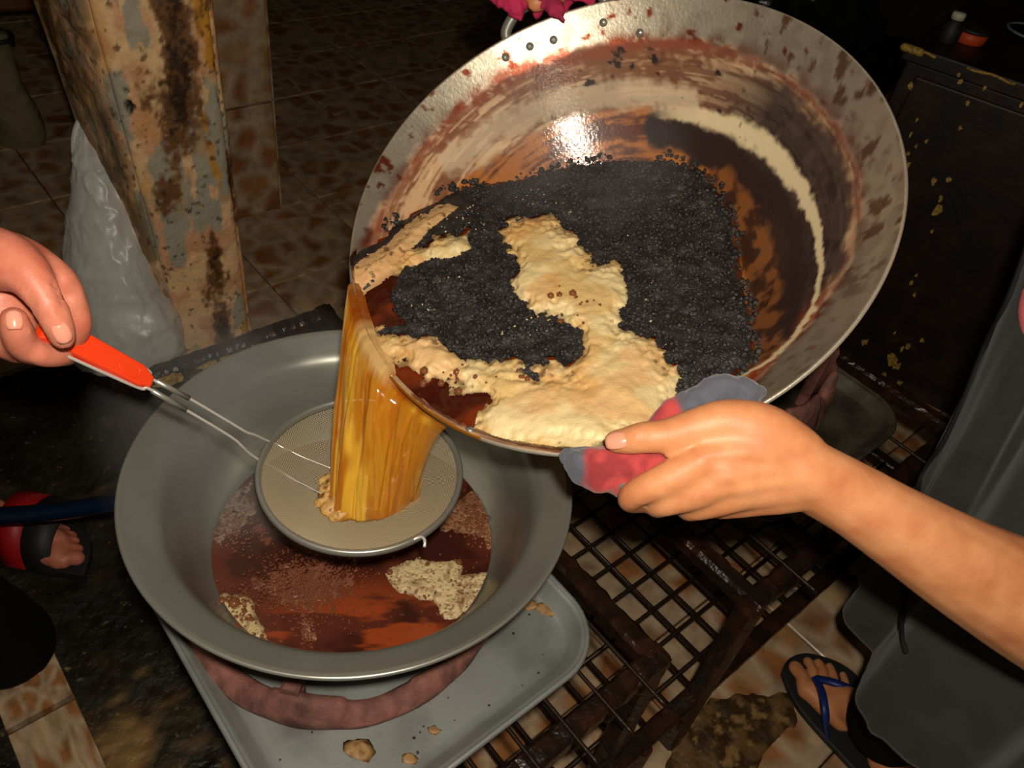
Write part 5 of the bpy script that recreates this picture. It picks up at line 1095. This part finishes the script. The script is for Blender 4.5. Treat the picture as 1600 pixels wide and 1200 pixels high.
f0 = np.array(toesA[0][0]); oA = np.array([f0[:2] + [.018, -.02], np.array(toesA[2][0])[:2] + [.022, 0], np.array(toesA[4][0])[:2] + [.012, .018], (heelA + [.10, .058, 0])[:2], (heelA + [0, .04, 0])[:2], (heelA + [-.035, 0, 0])[:2], (heelA + [0, -.04, 0])[:2], (heelA + [.10, -.055, 0])[:2]])
sa = sole(oA, .0005, .02, M_soleblack, pA, 'sandal')
def band(name, x0, x1, m, h):
    V = []; n = 24
    for off_ in (0, .0025):
        for x in (x0, x1):
            for k in range(n):
                a = math.pi * k / (n - 1); V.append((x - .006 * math.sin(a), heelA[1] + .004 + math.cos(a) * (.060 + off_), .016 + math.sin(a) ** .8 * (h + off_ + (x1 - x) * .25)))
    V = np.array(V); F = []
    for i, j, k, l in ((0, 1, 3, 2),): pass
    g = lambda q, k: q * n + k
    for k in range(n - 1):
        F += [(g(2, k), g(3, k), g(3, k + 1), g(2, k + 1)), (g(0, k), g(0, k + 1), g(1, k + 1), g(1, k)), (g(0, k), g(2, k), g(2, k + 1), g(0, k + 1)), (g(1, k), g(1, k + 1), g(3, k + 1), g(3, k))]
    return mesh_obj(name, V, F, m, sa)
xb = np.array(toesA[0][1])[0]
band('strap', xb - .050, xb - .004, M_soleblack, .062); band('red_strap', xb - .090, xb - .050, M_redband, .072)
o3 = np.array([(h3b + [.18, -.05, 0])[:2], (h3b + [.18, .05, 0])[:2], (h3b + [.08, .06, 0])[:2], (h3b + [-.03, .03, 0])[:2], (h3b + [-.03, -.03, 0])[:2], (h3b + [.08, -.05, 0])[:2]])
sole(o3, .0005, .02, M_soleblack, pA, 'sandal')

# ------------------------------------------------------------------ faint steam
def steam(label, c, r, dens, seed):
    bm = bmesh.new(); bmesh.ops.create_icosphere(bm, subdivisions=4, radius=1); me = bpy.data.meshes.new('steam'); bm.to_mesh(me); bm.free()
    m = bpy.data.materials.new('steam'); m.use_nodes = True; nt = m.node_tree; N = nt.nodes; L = nt.links; N.remove(N['Principled BSDF'])
    v = N.new('ShaderNodeVolumePrincipled'); v.inputs['Color'].default_value = (.92, .93, .92, 1); v.inputs['Anisotropy'].default_value = 0
    tc = N.new('ShaderNodeTexCoord'); n = N.new('ShaderNodeTexNoise'); n.inputs['Scale'].default_value = 1.6; n.inputs['Detail'].default_value = 3
    ad = N.new('ShaderNodeVectorMath'); ad.inputs[1].default_value = (seed, seed * .7, 0); L.new(tc.outputs['Object'], ad.inputs[0]); L.new(ad.outputs[0], n.inputs['Vector'])
    r1 = N.new('ShaderNodeMapRange'); r1.inputs[1].default_value = .38; r1.inputs[2].default_value = .72; L.new(n.outputs['Fac'], r1.inputs[0])
    ln = N.new('ShaderNodeVectorMath'); ln.operation = 'LENGTH'; L.new(tc.outputs['Object'], ln.inputs[0]); r2 = N.new('ShaderNodeMapRange'); r2.inputs[1].default_value = 1; r2.inputs[2].default_value = .2; r2.inputs[4].default_value = dens; L.new(ln.outputs['Value'], r2.inputs[0])
    mu = N.new('ShaderNodeMath'); mu.operation = 'MULTIPLY'; L.new(r1.outputs[0], mu.inputs[0]); L.new(r2.outputs[0], mu.inputs[1]); L.new(mu.outputs[0], v.inputs['Density']); L.new(v.outputs[0], N['Material Output'].inputs['Volume'])
    o = link('steam', me, m); o.location = tuple(c); o.scale = r; return tag(o, label, 'steam', kind='stuff')
steam('thin grey steam drifting over the near wall of the basin', (BX - .12, BY + .03, BZ + .02), (.15, .16, .10), 9.0, 3.1)
steam('thin grey steam rising over the curds in the wok', l2w([-.02, -.06, .01]), (.12, .12, .08), 3.5, 8.4)
